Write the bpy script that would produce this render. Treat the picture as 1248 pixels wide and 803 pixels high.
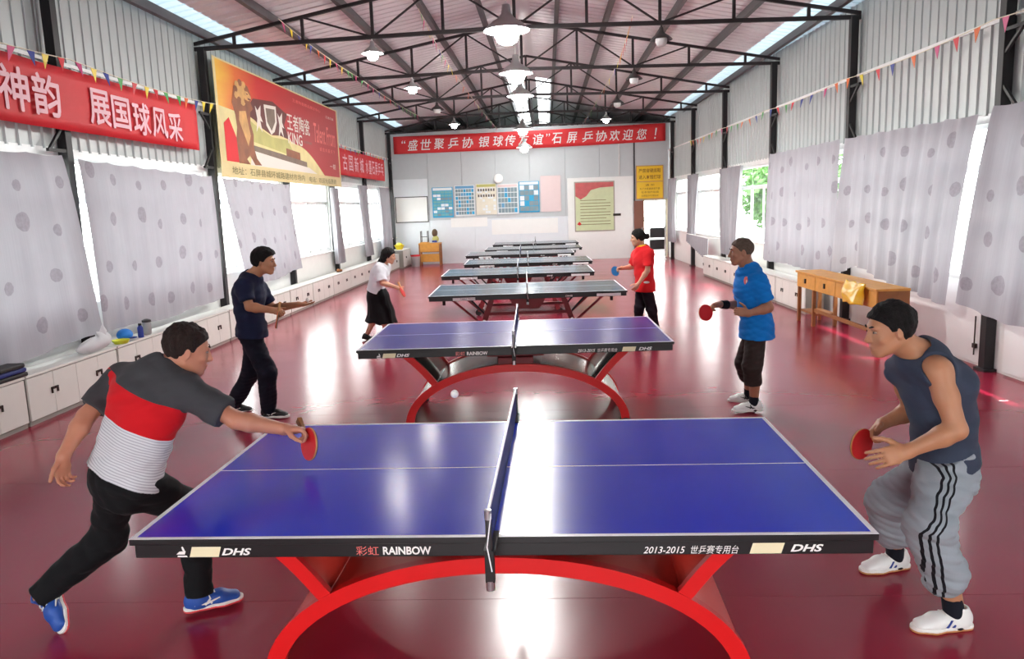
import bpy, bmesh, math, random
import numpy as np
from mathutils import Vector, Matrix
PI = math.pi
random.seed(7)
S = bpy.context.scene
COL = S.collection
for _o in list(bpy.data.objects):
    bpy.data.objects.remove(_o)

# ------------------------------------------------------------------ camera
CF, CYAW, CPIT, CROL = 940.48, -0.0497, 0.1579, -0.0343
CP = Vector((0.2183, -3.4096, 1.9448))
_d = Vector((math.sin(CYAW)*math.cos(CPIT), math.cos(CYAW)*math.cos(CPIT), -math.sin(CPIT)))
_r = Vector((math.cos(CYAW), -math.sin(CYAW), 0))
_u = _r.cross(_d)
CR = math.cos(CROL)*_r + math.sin(CROL)*_u
CU = -math.sin(CROL)*_r + math.cos(CROL)*_u
CD = _d
cam = bpy.data.cameras.new('camera')
cam.sensor_fit = 'HORIZONTAL'; cam.sensor_width = 36.0; cam.lens = CF/1248*36.0
cam.clip_start = 0.05; cam.clip_end = 300
camo = bpy.data.objects.new('camera', cam); COL.objects.link(camo)
camo.matrix_world = Matrix(((CR.x, CU.x, -CD.x, CP.x), (CR.y, CU.y, -CD.y, CP.y), (CR.z, CU.z, -CD.z, CP.z), (0, 0, 0, 1)))
S.camera = camo
def ray(px, py): return CD + CR*((px-624)/CF) - CU*((py-401.5)/CF)
def atx(px, py, X): v = ray(px, py); return CP + v*((X-CP.x)/v.x)
def aty(px, py, Y): v = ray(px, py); return CP + v*((Y-CP.y)/v.y)
def atz(px, py, Z): v = ray(px, py); return CP + v*((Z-CP.z)/v.z)

# ------------------------------------------------------------------ world, sun, exposure
W = bpy.data.worlds.new('daylight'); S.world = W; W.use_nodes = True
wn = W.node_tree; bg = wn.nodes['Background']
wtc = wn.nodes.new('ShaderNodeTexCoord'); wsep = wn.nodes.new('ShaderNodeSeparateXYZ'); wcr = wn.nodes.new('ShaderNodeValToRGB')
wn.links.new(wtc.outputs['Generated'], wsep.inputs[0]); wn.links.new(wsep.outputs['Z'], wcr.inputs[0]); wn.links.new(wcr.outputs[0], bg.inputs[0])
wcr.color_ramp.elements[0].color = (1.0, 0.99, 0.97, 1); wcr.color_ramp.elements[1].color = (0.86, 0.93, 1.0, 1)
bg.inputs[1].default_value = 12.0
sun = bpy.data.lights.new('sun', 'SUN'); sun.energy = 10.0; sun.angle = math.radians(2.0); sun.color = (1.0, 0.95, 0.86)
suno = bpy.data.objects.new('sun', sun); COL.objects.link(suno)
suno.rotation_euler = Vector((-0.50, 0.25, -0.9)).to_track_quat('-Z', 'Y').to_euler()
S.view_settings.view_transform = 'Standard'; S.view_settings.look = 'None'
S.view_settings.exposure = 0.1; S.view_settings.gamma = 1.0; S.view_settings.use_curve_mapping = False
S.cycles.use_denoising = True
S.cycles.max_bounces = 8; S.cycles.diffuse_bounces = 4; S.cycles.glossy_bounces = 4
S.cycles.transparent_max_bounces = 12; S.cycles.sample_clamp_indirect = 8.0
def portal(name, M, w, h):
    l = bpy.data.lights.new(name, 'AREA'); l.shape = 'RECTANGLE'; l.size = w; l.size_y = h; l.cycles.is_portal = True
    o = bpy.data.objects.new(name, l); COL.objects.link(o); o.matrix_world = M
    return o

# ------------------------------------------------------------------ materials
def lin(c):
    return tuple((v/255/12.92 if v <= 10.31 else ((v/255+0.055)/1.055)**2.4) for v in c)
MATS = {}
def mat(name, rgb, rough=0.5, metal=0.0, spec=0.5, var=0.06, vscale=6.0, bump=0.0, bscale=60.0, emit=None, estr=0.0, coat=0.0, sheen=0.0):
    if name in MATS: return MATS[name]
    m = bpy.data.materials.new(name); m.use_nodes = True; t = m.node_tree; n = t.nodes; b = n['Principled BSDF']
    c = lin(rgb)
    b.inputs['Roughness'].default_value = rough; b.inputs['Metallic'].default_value = metal
    b.inputs['Specular IOR Level'].default_value = spec; b.inputs['Coat Weight'].default_value = coat
    b.inputs['Sheen Weight'].default_value = sheen
    b.inputs['Base Color'].default_value = (*c, 1)
    tc = n.new('ShaderNodeTexCoord')
    if var:
        nz = n.new('ShaderNodeTexNoise'); nz.inputs['Scale'].default_value = vscale; nz.inputs['Detail'].default_value = 4
        t.links.new(tc.outputs['Object'], nz.inputs['Vector'])
        mx = n.new('ShaderNodeMix'); mx.data_type = 'RGBA'
        mx.inputs['A'].default_value = (*[max(0, v*(1-var*2)) for v in c], 1); mx.inputs['B'].default_value = (*[min(1, v*(1+var*2)) for v in c], 1)
        t.links.new(nz.outputs['Fac'], mx.inputs['Factor']); t.links.new(mx.outputs['Result'], b.inputs['Base Color'])
    if bump:
        nb = n.new('ShaderNodeTexNoise'); nb.inputs['Scale'].default_value = bscale; nb.inputs['Detail'].default_value = 3
        bp = n.new('ShaderNodeBump'); bp.inputs['Strength'].default_value = bump; bp.inputs['Distance'].default_value = 0.01
        t.links.new(tc.outputs['Object'], nb.inputs['Vector']); t.links.new(nb.outputs['Fac'], bp.inputs['Height']); t.links.new(bp.outputs['Normal'], b.inputs['Normal'])
    if emit:
        b.inputs['Emission Color'].default_value = (*lin(emit), 1); b.inputs['Emission Strength'].default_value = estr
    MATS[name] = m
    return m
def mnode(m): return m.node_tree, m.node_tree.nodes, m.node_tree.nodes['Principled BSDF']

mat('black_metal', (34, 31, 33), 0.5, 0.3); mat('truss_metal', (40, 34, 36), 0.55, 0.2); mat('purlin_metal', (84, 78, 80), 0.55, 0.2)
mat('plaster', (236, 236, 232), 0.8, var=0.02, bump=0.05); mat('white_board', (240, 240, 238), 0.45, var=0.015)
mat('clad', (178, 183, 182), 0.42, 0.15, var=0.05, vscale=1.2); mat('roof_clad', (218, 213, 216), 0.36, 0.1, var=0.06, vscale=0.9)
mat('back_panel', (198, 203, 206), 0.5, var=0.02); mat('back_low', (226, 231, 236), 0.55, var=0.02)
mat('gable_dark', (58, 66, 62), 0.9); mat('white_metal', (232, 232, 230), 0.4, 0.0); mat('steel', (185, 187, 190), 0.28, 1.0, var=0.03)  # the loft tone has the shade of its unlit space put in
mat('cabinet', (226, 224, 218), 0.5, var=0.02, bump=0.03, bscale=20); mat('cabinet_gap', (150, 147, 140), 0.7); mat('dark_bronze', (52, 44, 38), 0.4, 0.6)
mat('banner_red', (214, 26, 38), 0.6, var=0.05, vscale=2, bump=0.05, bscale=8); mat('banner_far_red', (222, 48, 52), 0.6, var=0.04, vscale=2)
mat('pale_pink_print', (246, 196, 205), 0.6, var=0); mat('white_print', (244, 242, 240), 0.55, var=0); mat('cream_print', (238, 226, 190), 0.6, var=0.03)
mat('table_edge', (17, 17, 20), 0.42, var=0.02); mat('line_white', (246, 246, 250), 0.4, var=0)
mat('red_rim', (222, 22, 24), 0.35, var=0.02); mat('red_sheet', (226, 66, 54), 0.32, 0.1, var=0.03); mat('silver_sheet', (186, 183, 178), 0.25, 0.85, var=0.05)
mat('frame_red', (120, 28, 36), 0.45, var=0.05); mat('rubber', (22, 22, 22), 0.8, var=0)
mat('wood', (212, 150, 66), 0.45, var=0.12, vscale=9); mat('wood_dark', (150, 96, 52), 0.5, var=0.12, vscale=9); mat('brown_door', (128, 78, 62), 0.5)
mat('yellow_plastic', (236, 182, 20), 0.25, coat=0.4, var=0.08); mat('shade', (176, 178, 178), 0.4, 0.4); mat('dark_shade', (78, 76, 76), 0.45, 0.3)
mat('lamp_glass', (255, 255, 255), 0.3, emit=(255, 252, 246), estr=90.0, var=0); mat('lamp_glass_large', (255, 255, 255), 0.3, emit=(255, 254, 250), estr=420.0, var=0)
mat('lamp_off', (205, 205, 205), 0.25, var=0); mat('pvc', (240, 241, 240), 0.35, var=0.01); mat('alu_dark', (70, 70, 72), 0.4, 0.5)
mat('ball', (248, 246, 240), 0.35, var=0); mat('racket_red', (205, 30, 34), 0.45, var=0.03); mat('racket_black', (24, 24, 26), 0.5, var=0)
mat('racket_wood', (205, 150, 95), 0.5); mat('racket_blue', (30, 140, 215), 0.45); mat('ground_out', (150, 152, 146), 0.9)
mat('leaf', (92, 138, 62), 0.6, var=0.2, vscale=2); mat('bark', (96, 76, 58), 0.9); mat('ivory', (238, 232, 206), 0.6, var=0.02)

def glass_mat():
    m = bpy.data.materials.new('window_glass'); m.use_nodes = True; t = m.node_tree; n = t.nodes; n.remove(n['Principled BSDF'])
    tr = n.new('ShaderNodeBsdfTransparent'); gl = n.new('ShaderNodeBsdfGlossy'); gl.inputs['Roughness'].default_value = 0.03
    tr.inputs[0].default_value = (0.94, 0.97, 0.96, 1)
    mx = n.new('ShaderNodeMixShader'); mx.inputs[0].default_value = 0.07
    t.links.new(tr.outputs[0], mx.inputs[1]); t.links.new(gl.outputs[0], mx.inputs[2])
    t.links.new(mx.outputs[0], n['Material Output'].inputs[0]); MATS['glass'] = m
glass_mat()

def cloth_mat(name, rgb, dot=None, trans=0.45, dark=None):
    """woven curtain: diffuse + translucent, with a printed row pattern of round flower heads in UV metres"""
    m = bpy.data.materials.new(name); m.use_nodes = True; t = m.node_tree; n = t.nodes; L = t.links; n.remove(n['Principled BSDF'])
    tc = n.new('ShaderNodeTexCoord'); sp = n.new('ShaderNodeSeparateXYZ'); L.new(tc.outputs['UV'], sp.inputs[0])
    def mth(op, a, b=None, c=None):
        q = n.new('ShaderNodeMath'); q.operation = op
        for i, v in enumerate((a, b, c)):
            if v is None: continue
            if isinstance(v, (int, float)): q.inputs[i].default_value = v
            else: L.new(v, q.inputs[i])
        return q.outputs[0]
    nz = n.new('ShaderNodeTexNoise'); nz.inputs['Scale'].default_value = 3.0; nz.inputs['Detail'].default_value = 5; L.new(tc.outputs['UV'], nz.inputs['Vector'])
    mx = n.new('ShaderNodeMix'); mx.data_type = 'RGBA'; c = lin(rgb)
    mx.inputs['A'].default_value = (*[v*0.9 for v in c], 1); mx.inputs['B'].default_value = (*[min(1, v*1.06) for v in c], 1)
    L.new(nz.outputs['Fac'], mx.inputs['Factor']); col = mx.outputs['Result']
    if dot:
        row = mth('FLOOR', mth('DIVIDE', sp.outputs['Y'], 0.52))
        wv = n.new('ShaderNodeTexWhiteNoise'); wv.noise_dimensions = '1D'; L.new(row, wv.inputs['W'])
        ux = mth('ADD', mth('DIVIDE', sp.outputs['X'], 0.62), mth('MULTIPLY', wv.outputs['Value'], 3.7))
        cell = mth('ADD', mth('FLOOR', ux), mth('MULTIPLY', row, 17.0))
        w2 = n.new('ShaderNodeTexWhiteNoise'); w2.noise_dimensions = '1D'; L.new(cell, w2.inputs['W'])
        fx = mth('MULTIPLY', mth('SUBTRACT', mth('FRACT', ux), mth('ADD', mth('MULTIPLY', w2.outputs['Value'], 0.4), 0.3)), 0.62)
        fy = mth('MULTIPLY', mth('SUBTRACT', mth('FRACT', mth('DIVIDE', sp.outputs['Y'], 0.52)), mth('ADD', mth('MULTIPLY', w2.outputs['Value'], 0.35), 0.33)), 0.52)
        r = mth('SQRT', mth('ADD', mth('MULTIPLY', fx, fx), mth('MULTIPLY', fy, fy)))
        ang = mth('ARCTAN2', fy, fx)
        rr = mth('SUBTRACT', r, mth('MULTIPLY', mth('SINE', mth('MULTIPLY', ang, 9.0)), 0.0015))
        inside = mth('LESS_THAN', rr, mth('ADD', mth('MULTIPLY', w2.outputs['Value'], 0.05), 0.055))
        n2 = n.new('ShaderNodeTexNoise'); n2.inputs['Scale'].default_value = 26.0; L.new(tc.outputs['UV'], n2.inputs['Vector'])
        fac = mth('MULTIPLY', inside, mth('ADD', mth('MULTIPLY', n2.outputs['Fac'], 0.5), 0.22))
        m2 = n.new('ShaderNodeMix'); m2.data_type = 'RGBA'; m2.inputs['B'].default_value = (*lin(dot), 1)
        L.new(fac, m2.inputs['Factor']); L.new(col, m2.inputs['A']); col = m2.outputs['Result']
        # faint slubs of the weave
        n3 = n.new('ShaderNodeTexNoise'); n3.inputs['Scale'].default_value = 1.0; mp = n.new('ShaderNodeMapping'); mp.inputs['Scale'].default_value = (60, 1.5, 1)
        L.new(tc.outputs['UV'], mp.inputs[0]); L.new(mp.outputs[0], n3.inputs['Vector'])
        m3 = n.new('ShaderNodeMix'); m3.data_type = 'RGBA'; m3.blend_type = 'MULTIPLY'; m3.inputs['Factor'].default_value = 0.15
        L.new(col, m3.inputs['A']); L.new(n3.outputs['Fac'], m3.inputs['B'])
        g = n.new('ShaderNodeGamma'); g.inputs[1].default_value = 0.85; L.new(m3.outputs['Result'], g.inputs[0]); col = g.outputs[0]
    df = n.new('ShaderNodeBsdfDiffuse'); tl = n.new('ShaderNodeBsdfTranslucent'); ms = n.new('ShaderNodeMixShader'); ms.inputs[0].default_value = trans
    L.new(col, df.inputs[0]); L.new(col, tl.inputs[0]); L.new(df.outputs[0], ms.inputs[1]); L.new(tl.outputs[0], ms.inputs[2])
    L.new(ms.outputs[0], n['Material Output'].inputs[0]); MATS[name] = m
    return m
cloth_mat('curtain', (172, 170, 178), (112, 100, 110), 0.11)
cloth_mat('curtain_plain', (160, 157, 162), None, 0.12)
cloth_mat('skylight', (240, 246, 244), None, 0.8); cloth_mat('eave_light', (176, 196, 204), None, 0.12)
cloth_mat('plastic_bag', (236, 236, 238), None, 0.3)

# ------------------------------------------------------------------ mesh builder and object helpers
ROOT = {}
class MB:
    def __init__(s, M=None):
        s.v = []; s.f = []; s.mi = []; s.uv = []; s.M = M; s.cm = 0
    def add(s, vs, fs, uv=None):
        o = len(s.v)
        for p in vs:
            p = Vector(p)
            s.v.append(tuple(s.M @ p) if s.M else tuple(p))
        s.uv += (uv if uv else [(0, 0)]*len(vs))
        for f in fs: s.f.append([i+o for i in f]); s.mi.append(s.cm)
        return s
    def box(s, x0, x1, y0, y1, z0, z1, R=None, c=None):
        vs = [(x, y, z) for z in (z0, z1) for y in (y0, y1) for x in (x0, x1)]
        if R:
            c = Vector(c or ((x0+x1)/2, (y0+y1)/2, (z0+z1)/2)); vs = [c + R @ (Vector(p)-c) for p in vs]
        return s.add(vs, [(0, 2, 3, 1), (4, 5, 7, 6), (0, 1, 5, 4), (2, 6, 7, 3), (0, 4, 6, 2), (1, 3, 7, 5)])
    def bar(s, a, b, w, h, up=(0, 0, 1)):
        a = Vector(a); b = Vector(b); t = (b-a).normalized(); up = Vector(up)
        if abs(t.dot(up)) > 0.98: up = Vector((0, 1, 0))
        x = t.cross(up).normalized(); z = x.cross(t)
        vs = [p + x*sx*w/2 + z*sz*h/2 for p in (a, b) for sx, sz in ((-1, -1), (1, -1), (1, 1), (-1, 1))]
        return s.add(vs, [(0, 1, 2, 3), (7, 6, 5, 4), (0, 4, 5, 1), (1, 5, 6, 2), (2, 6, 7, 3), (3, 7, 4, 0)])
    def tube(s, pts, r, n=8, closed=False):
        pts = [Vector(p) for p in pts]; k = len(pts); vs = []; fs = []
        rs = r if isinstance(r, (list, tuple)) else [r]*k
        ref = None
        for i, p in enumerate(pts):
            t = (pts[min(i+1, k-1)] - pts[max(i-1, 0)]).normalized() if not closed else (pts[(i+1) % k]-pts[i-1]).normalized()
            if ref is None: ref = t.orthogonal().normalized()
            ref = (ref - t*ref.dot(t)).normalized(); q = t.cross(ref)
            for j in range(n):
                a = 2*PI*j/n; vs.append(p + (ref*math.cos(a)+q*math.sin(a))*rs[i])
        for i in range(k-1 if not closed else k):
            for j in range(n):
                a = i*n+j; b = i*n+(j+1) % n; c = ((i+1) % k)*n+(j+1) % n; d = ((i+1) % k)*n+j
                fs.append((a, b, c, d))
        if not closed: fs.append(tuple(range(n))[::-1]); fs.append(tuple((k-1)*n+j for j in range(n)))
        return s.add(vs, fs)
    def lathe(s, prof, c=(0, 0, 0), n=24, R=None):
        vs = []; fs = []; c = Vector(c); k = len(prof)
        for r, z in prof:
            for j in range(n):
                a = 2*PI*j/n; p = Vector((r*math.cos(a), r*math.sin(a), z)); vs.append(c + (R @ p if R else p))
        for i in range(k-1):
            for j in range(n): fs.append((i*n+j, i*n+(j+1) % n, (i+1)*n+(j+1) % n, (i+1)*n+j))
        if prof[0][0] > 1e-4: fs.append(tuple(range(n))[::-1])
        if prof[-1][0] > 1e-4: fs.append(tuple((k-1)*n+j for j in range(n)))
        return s.add(vs, fs)
    def prism(s, poly, fn, d0, d1):
        """poly in 2D, fn(u, v, d) -> point; closed prism between depths d0 and d1"""
        k = len(poly); vs = [fn(u, v, d) for d in (d0, d1) for u, v in poly]
        return s.add(vs, [tuple(range(k))[::-1], tuple(range(k, 2*k))] + [(i, (i+1) % k, k+(i+1) % k, k+i) for i in range(k)])
    def grid(s, nu, nv, fn, uvfn=None):
        vs = []; uv = []
        for j in range(nv+1):
            for i in range(nu+1):
                vs.append(fn(i/nu, j/nv)); uv.append(uvfn(i/nu, j/nv) if uvfn else (i/nu, j/nv))
        return s.add(vs, [(j*(nu+1)+i, j*(nu+1)+i+1, (j+1)*(nu+1)+i+1, (j+1)*(nu+1)+i) for j in range(nv) for i in range(nu)], uv)
    def poly(s, pts): return s.add(pts, [tuple(range(len(pts)))])
    def ball(s, c, r, n=12, sc=(1, 1, 1), R=None):
        prof = [(max(1e-5, math.sin(PI*i/n)), -math.cos(PI*i/n)) for i in range(n+1)]
        vs = []; fs = []; m = n*2; c = Vector(c)
        for rr, z in prof:
            for j in range(m):
                a = 2*PI*j/m; p = Vector((rr*math.cos(a)*sc[0], rr*math.sin(a)*sc[1], z*sc[2]))*r; vs.append(c + (R @ p if R else p))
        for i in range(n):
            for j in range(m): fs.append((i*m+j, i*m+(j+1) % m, (i+1)*m+(j+1) % m, (i+1)*m+j))
        return s.add(vs, fs)
    def build(s, name, mats, parent=None, origin=None, smooth=False, bevel=0.0, seg=2, solid=0.0, uv=False, recalc=False):
        vs = s.v; M0 = None
        if parent is not None: M0 = ROOT[parent.name]; Mi = M0.inverted(); vs = [tuple(Mi @ Vector(p)) for p in vs]
        elif origin is not None: o_ = Vector(origin); vs = [tuple(Vector(p)-o_) for p in vs]
        me = bpy.data.meshes.new(name); me.from_pydata(vs, [], s.f); me.update()
        if recalc:
            bm = bmesh.new(); bm.from_mesh(me); bmesh.ops.remove_doubles(bm, verts=bm.verts, dist=1e-5); bmesh.ops.recalc_face_normals(bm, faces=bm.faces); bm.to_mesh(me); bm.free()
        if not isinstance(mats, (list, tuple)): mats = [mats]
        for m in mats: me.materials.append(MATS[m] if isinstance(m, str) else m)
        if len(mats) > 1 and not recalc: me.polygons.foreach_set('material_index', s.mi)
        if uv:
            ul = me.uv_layers.new(name='UVMap'); li = np.zeros(len(me.loops), dtype=np.int32); me.loops.foreach_get('vertex_index', li)
            ul.data.foreach_set('uv', np.array(s.uv, dtype=np.float32)[li].ravel())
        if smooth:
            me.polygons.foreach_set('use_smooth', [True]*len(me.polygons)); me.set_sharp_from_angle(angle=math.radians(38 if smooth is True else smooth))
        o = bpy.data.objects.new(name, me); COL.objects.link(o)
        if parent is not None: o.parent = parent; ROOT[o.name] = M0
        elif origin is not None: o.location = origin; ROOT[o.name] = Matrix.Translation(Vector(origin))
        else: ROOT[o.name] = Matrix.Identity(4)
        if solid: md = o.modifiers.new('thickness', 'SOLIDIFY'); md.thickness = solid; md.offset = 0
        if bevel: md = o.modifiers.new('bevel', 'BEVEL'); md.width = bevel; md.segments = seg; md.limit_method = 'ANGLE'
        return o
def tag(o, label, cat=None, group=None, kind=None):
    o['label'] = label
    if cat: o['category'] = cat
    if group: o['group'] = group
    if kind: o['kind'] = kind
    return o
def thing(name, label, cat, loc, rotz=0.0, group=None, kind=None):
    o = bpy.data.objects.new(name, None); COL.objects.link(o); o.empty_display_size = 0.1
    o.location = loc; o.rotation_euler = (0, 0, rotz)
    ROOT[o.name] = Matrix.Translation(Vector(loc)) @ Matrix.Rotation(rotz, 4, 'Z')
    return tag(o, label, cat, group, kind)
def copy_tree(o, parent=None):
    c = o.copy(); COL.objects.link(c); c.parent = parent
    for ch in [x for x in COL.objects if x.parent == o]: copy_tree(ch, c)
    return c
def text(s, M, width, height, m, parent, name='lettering', bold=0.0, shear=0.0, origin=None, fat=0.0):
    """flat lettering fitted into width x height, centred on M's origin, lying in M's XY plane"""
    cu = bpy.data.curves.new('t', 'FONT'); cu.body = s; cu.size = 1.0; cu.shear = shear; cu.offset = bold; cu.resolution_u = 3
    ob = bpy.data.objects.new('t', cu); COL.objects.link(ob)
    dg = bpy.context.evaluated_depsgraph_get(); me = bpy.data.meshes.new_from_object(ob.evaluated_get(dg))
    n = len(me.vertices); co = np.zeros(n*3); me.vertices.foreach_get('co', co); co = co.reshape(-1, 3)
    fs = [tuple(p.vertices) for p in me.polygons]
    bpy.data.objects.remove(ob); bpy.data.curves.remove(cu); bpy.data.meshes.remove(me)
    if n == 0: return None
    lo = co.min(0); hi = co.max(0); sc = np.array([width/(hi[0]-lo[0]) if width else height/(hi[1]-lo[1]), height/(hi[1]-lo[1]) if height else width/(hi[0]-lo[0]), 1])
    co = (co-(lo+hi)/2)*sc
    b = MB()
    for k, (dx, dy) in enumerate(((0, 0), (1, 0), (-1, 0), (0, 1), (0, -1)) if fat else ((0, 0),)): b.add([M @ Vector((p[0]+dx*fat*height, p[1]+dy*fat*height, p[2]+k*0.00015)) for p in co], fs)
    return b.build(name, m, parent, origin)
def frame(o, x, y):
    """4x4 with given origin, X and Y axes"""
    x = Vector(x).normalized(); y = Vector(y); y = (y-x*y.dot(x)).normalized(); z = x.cross(y); o = Vector(o)
    return Matrix(((x.x, y.x, z.x, o.x), (x.y, y.y, z.y, o.y), (x.z, y.z, z.z, o.z), (0, 0, 0, 1)))
# wall frames: n = distance into the room from the wall face, s = along the hall, z = up
RANG = math.atan2(0.52, 19.0)
ML = Matrix.Translation((-5.2, 0, 0))
MR = Matrix.Translation((5.165, 0, 0)) @ Matrix.Rotation(RANG, 4, 'Z') @ Matrix.Diagonal((-1, 1, 1, 1))
WM = {'left': ML, 'right': MR}
def wp(side, n, s, z): return WM[side] @ Vector((n, s, z))
Y0, Y1, Y2 = -7.0, 24.25, 36.75
XC, ZE, ZR = -0.2, 4.78, 5.72     # ridge x, eave height, ridge height
# ================================================================== the room
POSTS = {'left': [5.2, 9.05, 12.6, 16.05, 19.6, 23.55], 'right': [5.08, 8.88, 12.63, 16.42, 20.02, 23.3]}
BAYS = {'left': [-6.4, -2.5, 1.35] + POSTS['left'], 'right': [-6.3, -2.5, 1.3] + POSTS['right']}
# ---- floor: vinyl sheets laid side by side
def floor_mat():
    m = mat('vinyl', (148, 30, 56), 0.16, spec=0.5, var=0.05, vscale=1.5); t, n, b = mnode(m)
    tc = n.new('ShaderNodeTexCoord'); nz = n.new('ShaderNodeTexNoise'); nz.inputs['Scale'].default_value = 1.1; nz.inputs['Detail'].default_value = 6
    t.links.new(tc.outputs['Object'], nz.inputs['Vector']); mr = n.new('ShaderNodeMapRange'); mr.inputs['To Min'].default_value = 0.16; mr.inputs['To Max'].default_value = 0.27
    t.links.new(nz.outputs['Fac'], mr.inputs['Value']); t.links.new(mr.outputs[0], b.inputs['Roughness'])
    n2 = n.new('ShaderNodeTexNoise'); n2.inputs['Scale'].default_value = 2.2; n2.inputs['Detail'].default_value = 2; t.links.new(tc.outputs['Object'], n2.inputs['Vector'])
    n3 = n.new('ShaderNodeTexNoise'); n3.inputs['Scale'].default_value = 240; t.links.new(tc.outputs['Object'], n3.inputs['Vector'])
    ad = n.new('ShaderNodeMath'); ad.operation = 'MULTIPLY_ADD'; ad.inputs[1].default_value = 0.002; t.links.new(n3.outputs['Fac'], ad.inputs[0]); t.links.new(n2.outputs['Fac'], ad.inputs[2])
    bp = n.new('ShaderNodeBump'); bp.inputs['Strength'].default_value = 0.09; bp.inputs['Distance'].default_value = 0.02
    t.links.new(ad.outputs[0], bp.inputs['Height']); t.links.new(bp.outputs['Normal'], b.inputs['Normal'])
floor_mat()
fl = tag(MB().box(-5.4, 5.5, Y0, Y1+.1, -0.12, -0.006).build('floor', 'rubber'), 'glossy maroon vinyl sheet floor running the length of the hall', kind='structure')
yy = Y0; k = 0
while yy < Y1:
    w = 1.8; b = MB(); b.box(-5.3, 5.35, yy+0.0006, min(yy+w-0.0006, Y1), -0.006, 0.0)
    b.build('vinyl_sheet', 'vinyl', fl, bevel=0.001, seg=1); yy += w; k += 1

# ---- long side walls
def corr(b, s0, s1, z0, z1, n0, pitch=0.2, rw=0.05, h=0.022):
    """vertical-ribbed steel sheet in wall coordinates"""
    prof = []; s = s0
    while s < s1-1e-6:
        for ds, dn in ((0, 0), (pitch-rw, 0), (pitch-rw*0.75, h), (pitch-rw*0.25, h)):
            if s+ds <= s1: prof.append((s+ds, n0+dn))
        s += pitch
    prof.append((s1, n0)); k = len(prof)
    b.add([(p[1], p[0], z) for z in (z0, z1) for p in prof], [(i, i+1, k+i+1, k+i) for i in range(k-1)])
ZW0, ZW1 = 1.0, 2.66
for side in ('left', 'right'):
    M = WM[side]; ed = BAYS[side]; e1 = Y1+0.0
    w = thing('wall_'+side, 'white low wall and grey ribbed steel cladding along the %s side' % side, None, (0, 0, 0), kind='structure')
    MB(M).box(-0.2, 0, Y0, e1, 0, ZW0-0.03).build('lower_wall', 'plaster', w)
    MB(M).box(-0.2, 0.035, Y0, e1, ZW0-0.03, ZW0).build('window_sill', 'white_board', w, bevel=0.004)
    MB(M).box(-0.2, 0, Y0, e1, ZW1, ZW1+0.1).build('lintel', 'white_metal', w)
    for s in ed:
        MB(M).box(-0.2, -0.01, s-0.1, s+0.1, ZW0, ZW1).build('pier', 'plaster', w)
    MB(M).box(-0.2, -0.01, Y0, ed[0], ZW0, ZW1).build('pier', 'plaster', w)
    MB(M).box(-0.2, -0.01, ed[-1], e1, ZW0, ZW1).build('pier', 'plaster', w)
    # sheets of cladding, one per bay, in two courses
    cuts = [Y0] + ed + [e1]
    for a, c in zip(cuts[:-1], cuts[1:]):
        if c-a < 0.05: continue
        b = MB(M); corr(b, a, c, ZW1+0.08, 3.70, -0.005); b.build('cladding_sheet', 'clad', w)
        b = MB(M); corr(b, a, c, 3.66, ZE+0.35, -0.05, 0.2, 0.03, 0.015); b.build('cladding_sheet', 'clad', w)
    MB(M).box(-0.05, 0.02, Y0, e1, 3.68, 3.72).build('girt', 'white_metal', w)  # white strip painted in for the daylight showing between the two courses
    # windows; those behind the camera are unseen, added for light
    for i, (a, c) in enumerate(zip(ed[:-1], ed[1:])):
        a += 0.1; c -= 0.1; q = (len(ed)-1)*(side == 'right')+i+1
        wd = thing('window_%d' % q, 'white sliding window number %d from the camera end in the %s wall' % (i+1, side), None, tuple(wp(side, 0, (a+c)/2, ZW0)), kind='structure')
        f = MB(M); t_ = 0.05
        f.box(-0.14, -0.06, a, c, ZW0, ZW0+t_).box(-0.14, -0.06, a, c, ZW1-t_, ZW1).box(-0.14, -0.06, a, a+t_, ZW0+t_, ZW1-t_).box(-0.14, -0.06, c-t_, c, ZW0+t_, ZW1-t_)
        f.box(-0.13, -0.07, a+t_, c-t_, 2.18, 2.23); f.build('window_frame', 'pvc', wd, bevel=0.004)
        nn = 4; g = (c-a-2*t_)/nn
        for k in range(nn):
            s0 = a+t_+k*g; s1 = s0+g; off = -0.115 if k % 2 else -0.09
            sh = MB(M); u_ = 0.035
            sh.box(off, off+0.02, s0, s1, ZW0+t_, ZW0+t_+u_).box(off, off+0.02, s0, s1, 2.18-u_, 2.18).box(off, off+0.02, s0, s0+u_, ZW0+t_, 2.18).box(off, off+0.02, s1-u_, s1, ZW0+t_, 2.18)
            so = sh.build('sash', 'pvc', wd)
            MB(M).box(off+0.008, off+0.012, s0+u_, s1-u_, ZW0+t_+u_, 2.18-u_).build('pane', 'glass', so)
        for k in range(2):
            s0 = a+t_+k*2*g; MB(M).box(-0.105, -0.1, s0+0.01, s0+2*g-0.01, 2.23, ZW1-t_).build('pane', 'glass', wd)
        nrm = (M.to_3x3() @ Vector((1, 0, 0))).normalized(); tn = (M.to_3x3() @ Vector((0, 1, 0))).normalized()
        z_ = -nrm; x_ = tn; y_ = z_.cross(x_); c_ = wp(side, -0.25, (a+c)/2, (ZW0+ZW1)/2)
        portal('sky_portal', Matrix(((x_.x, y_.x, z_.x, c_.x), (x_.y, y_.y, z_.y, c_.y), (x_.z, y_.z, z_.z, c_.z), (0, 0, 0, 1))), c-a, ZW1-ZW0)

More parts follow.
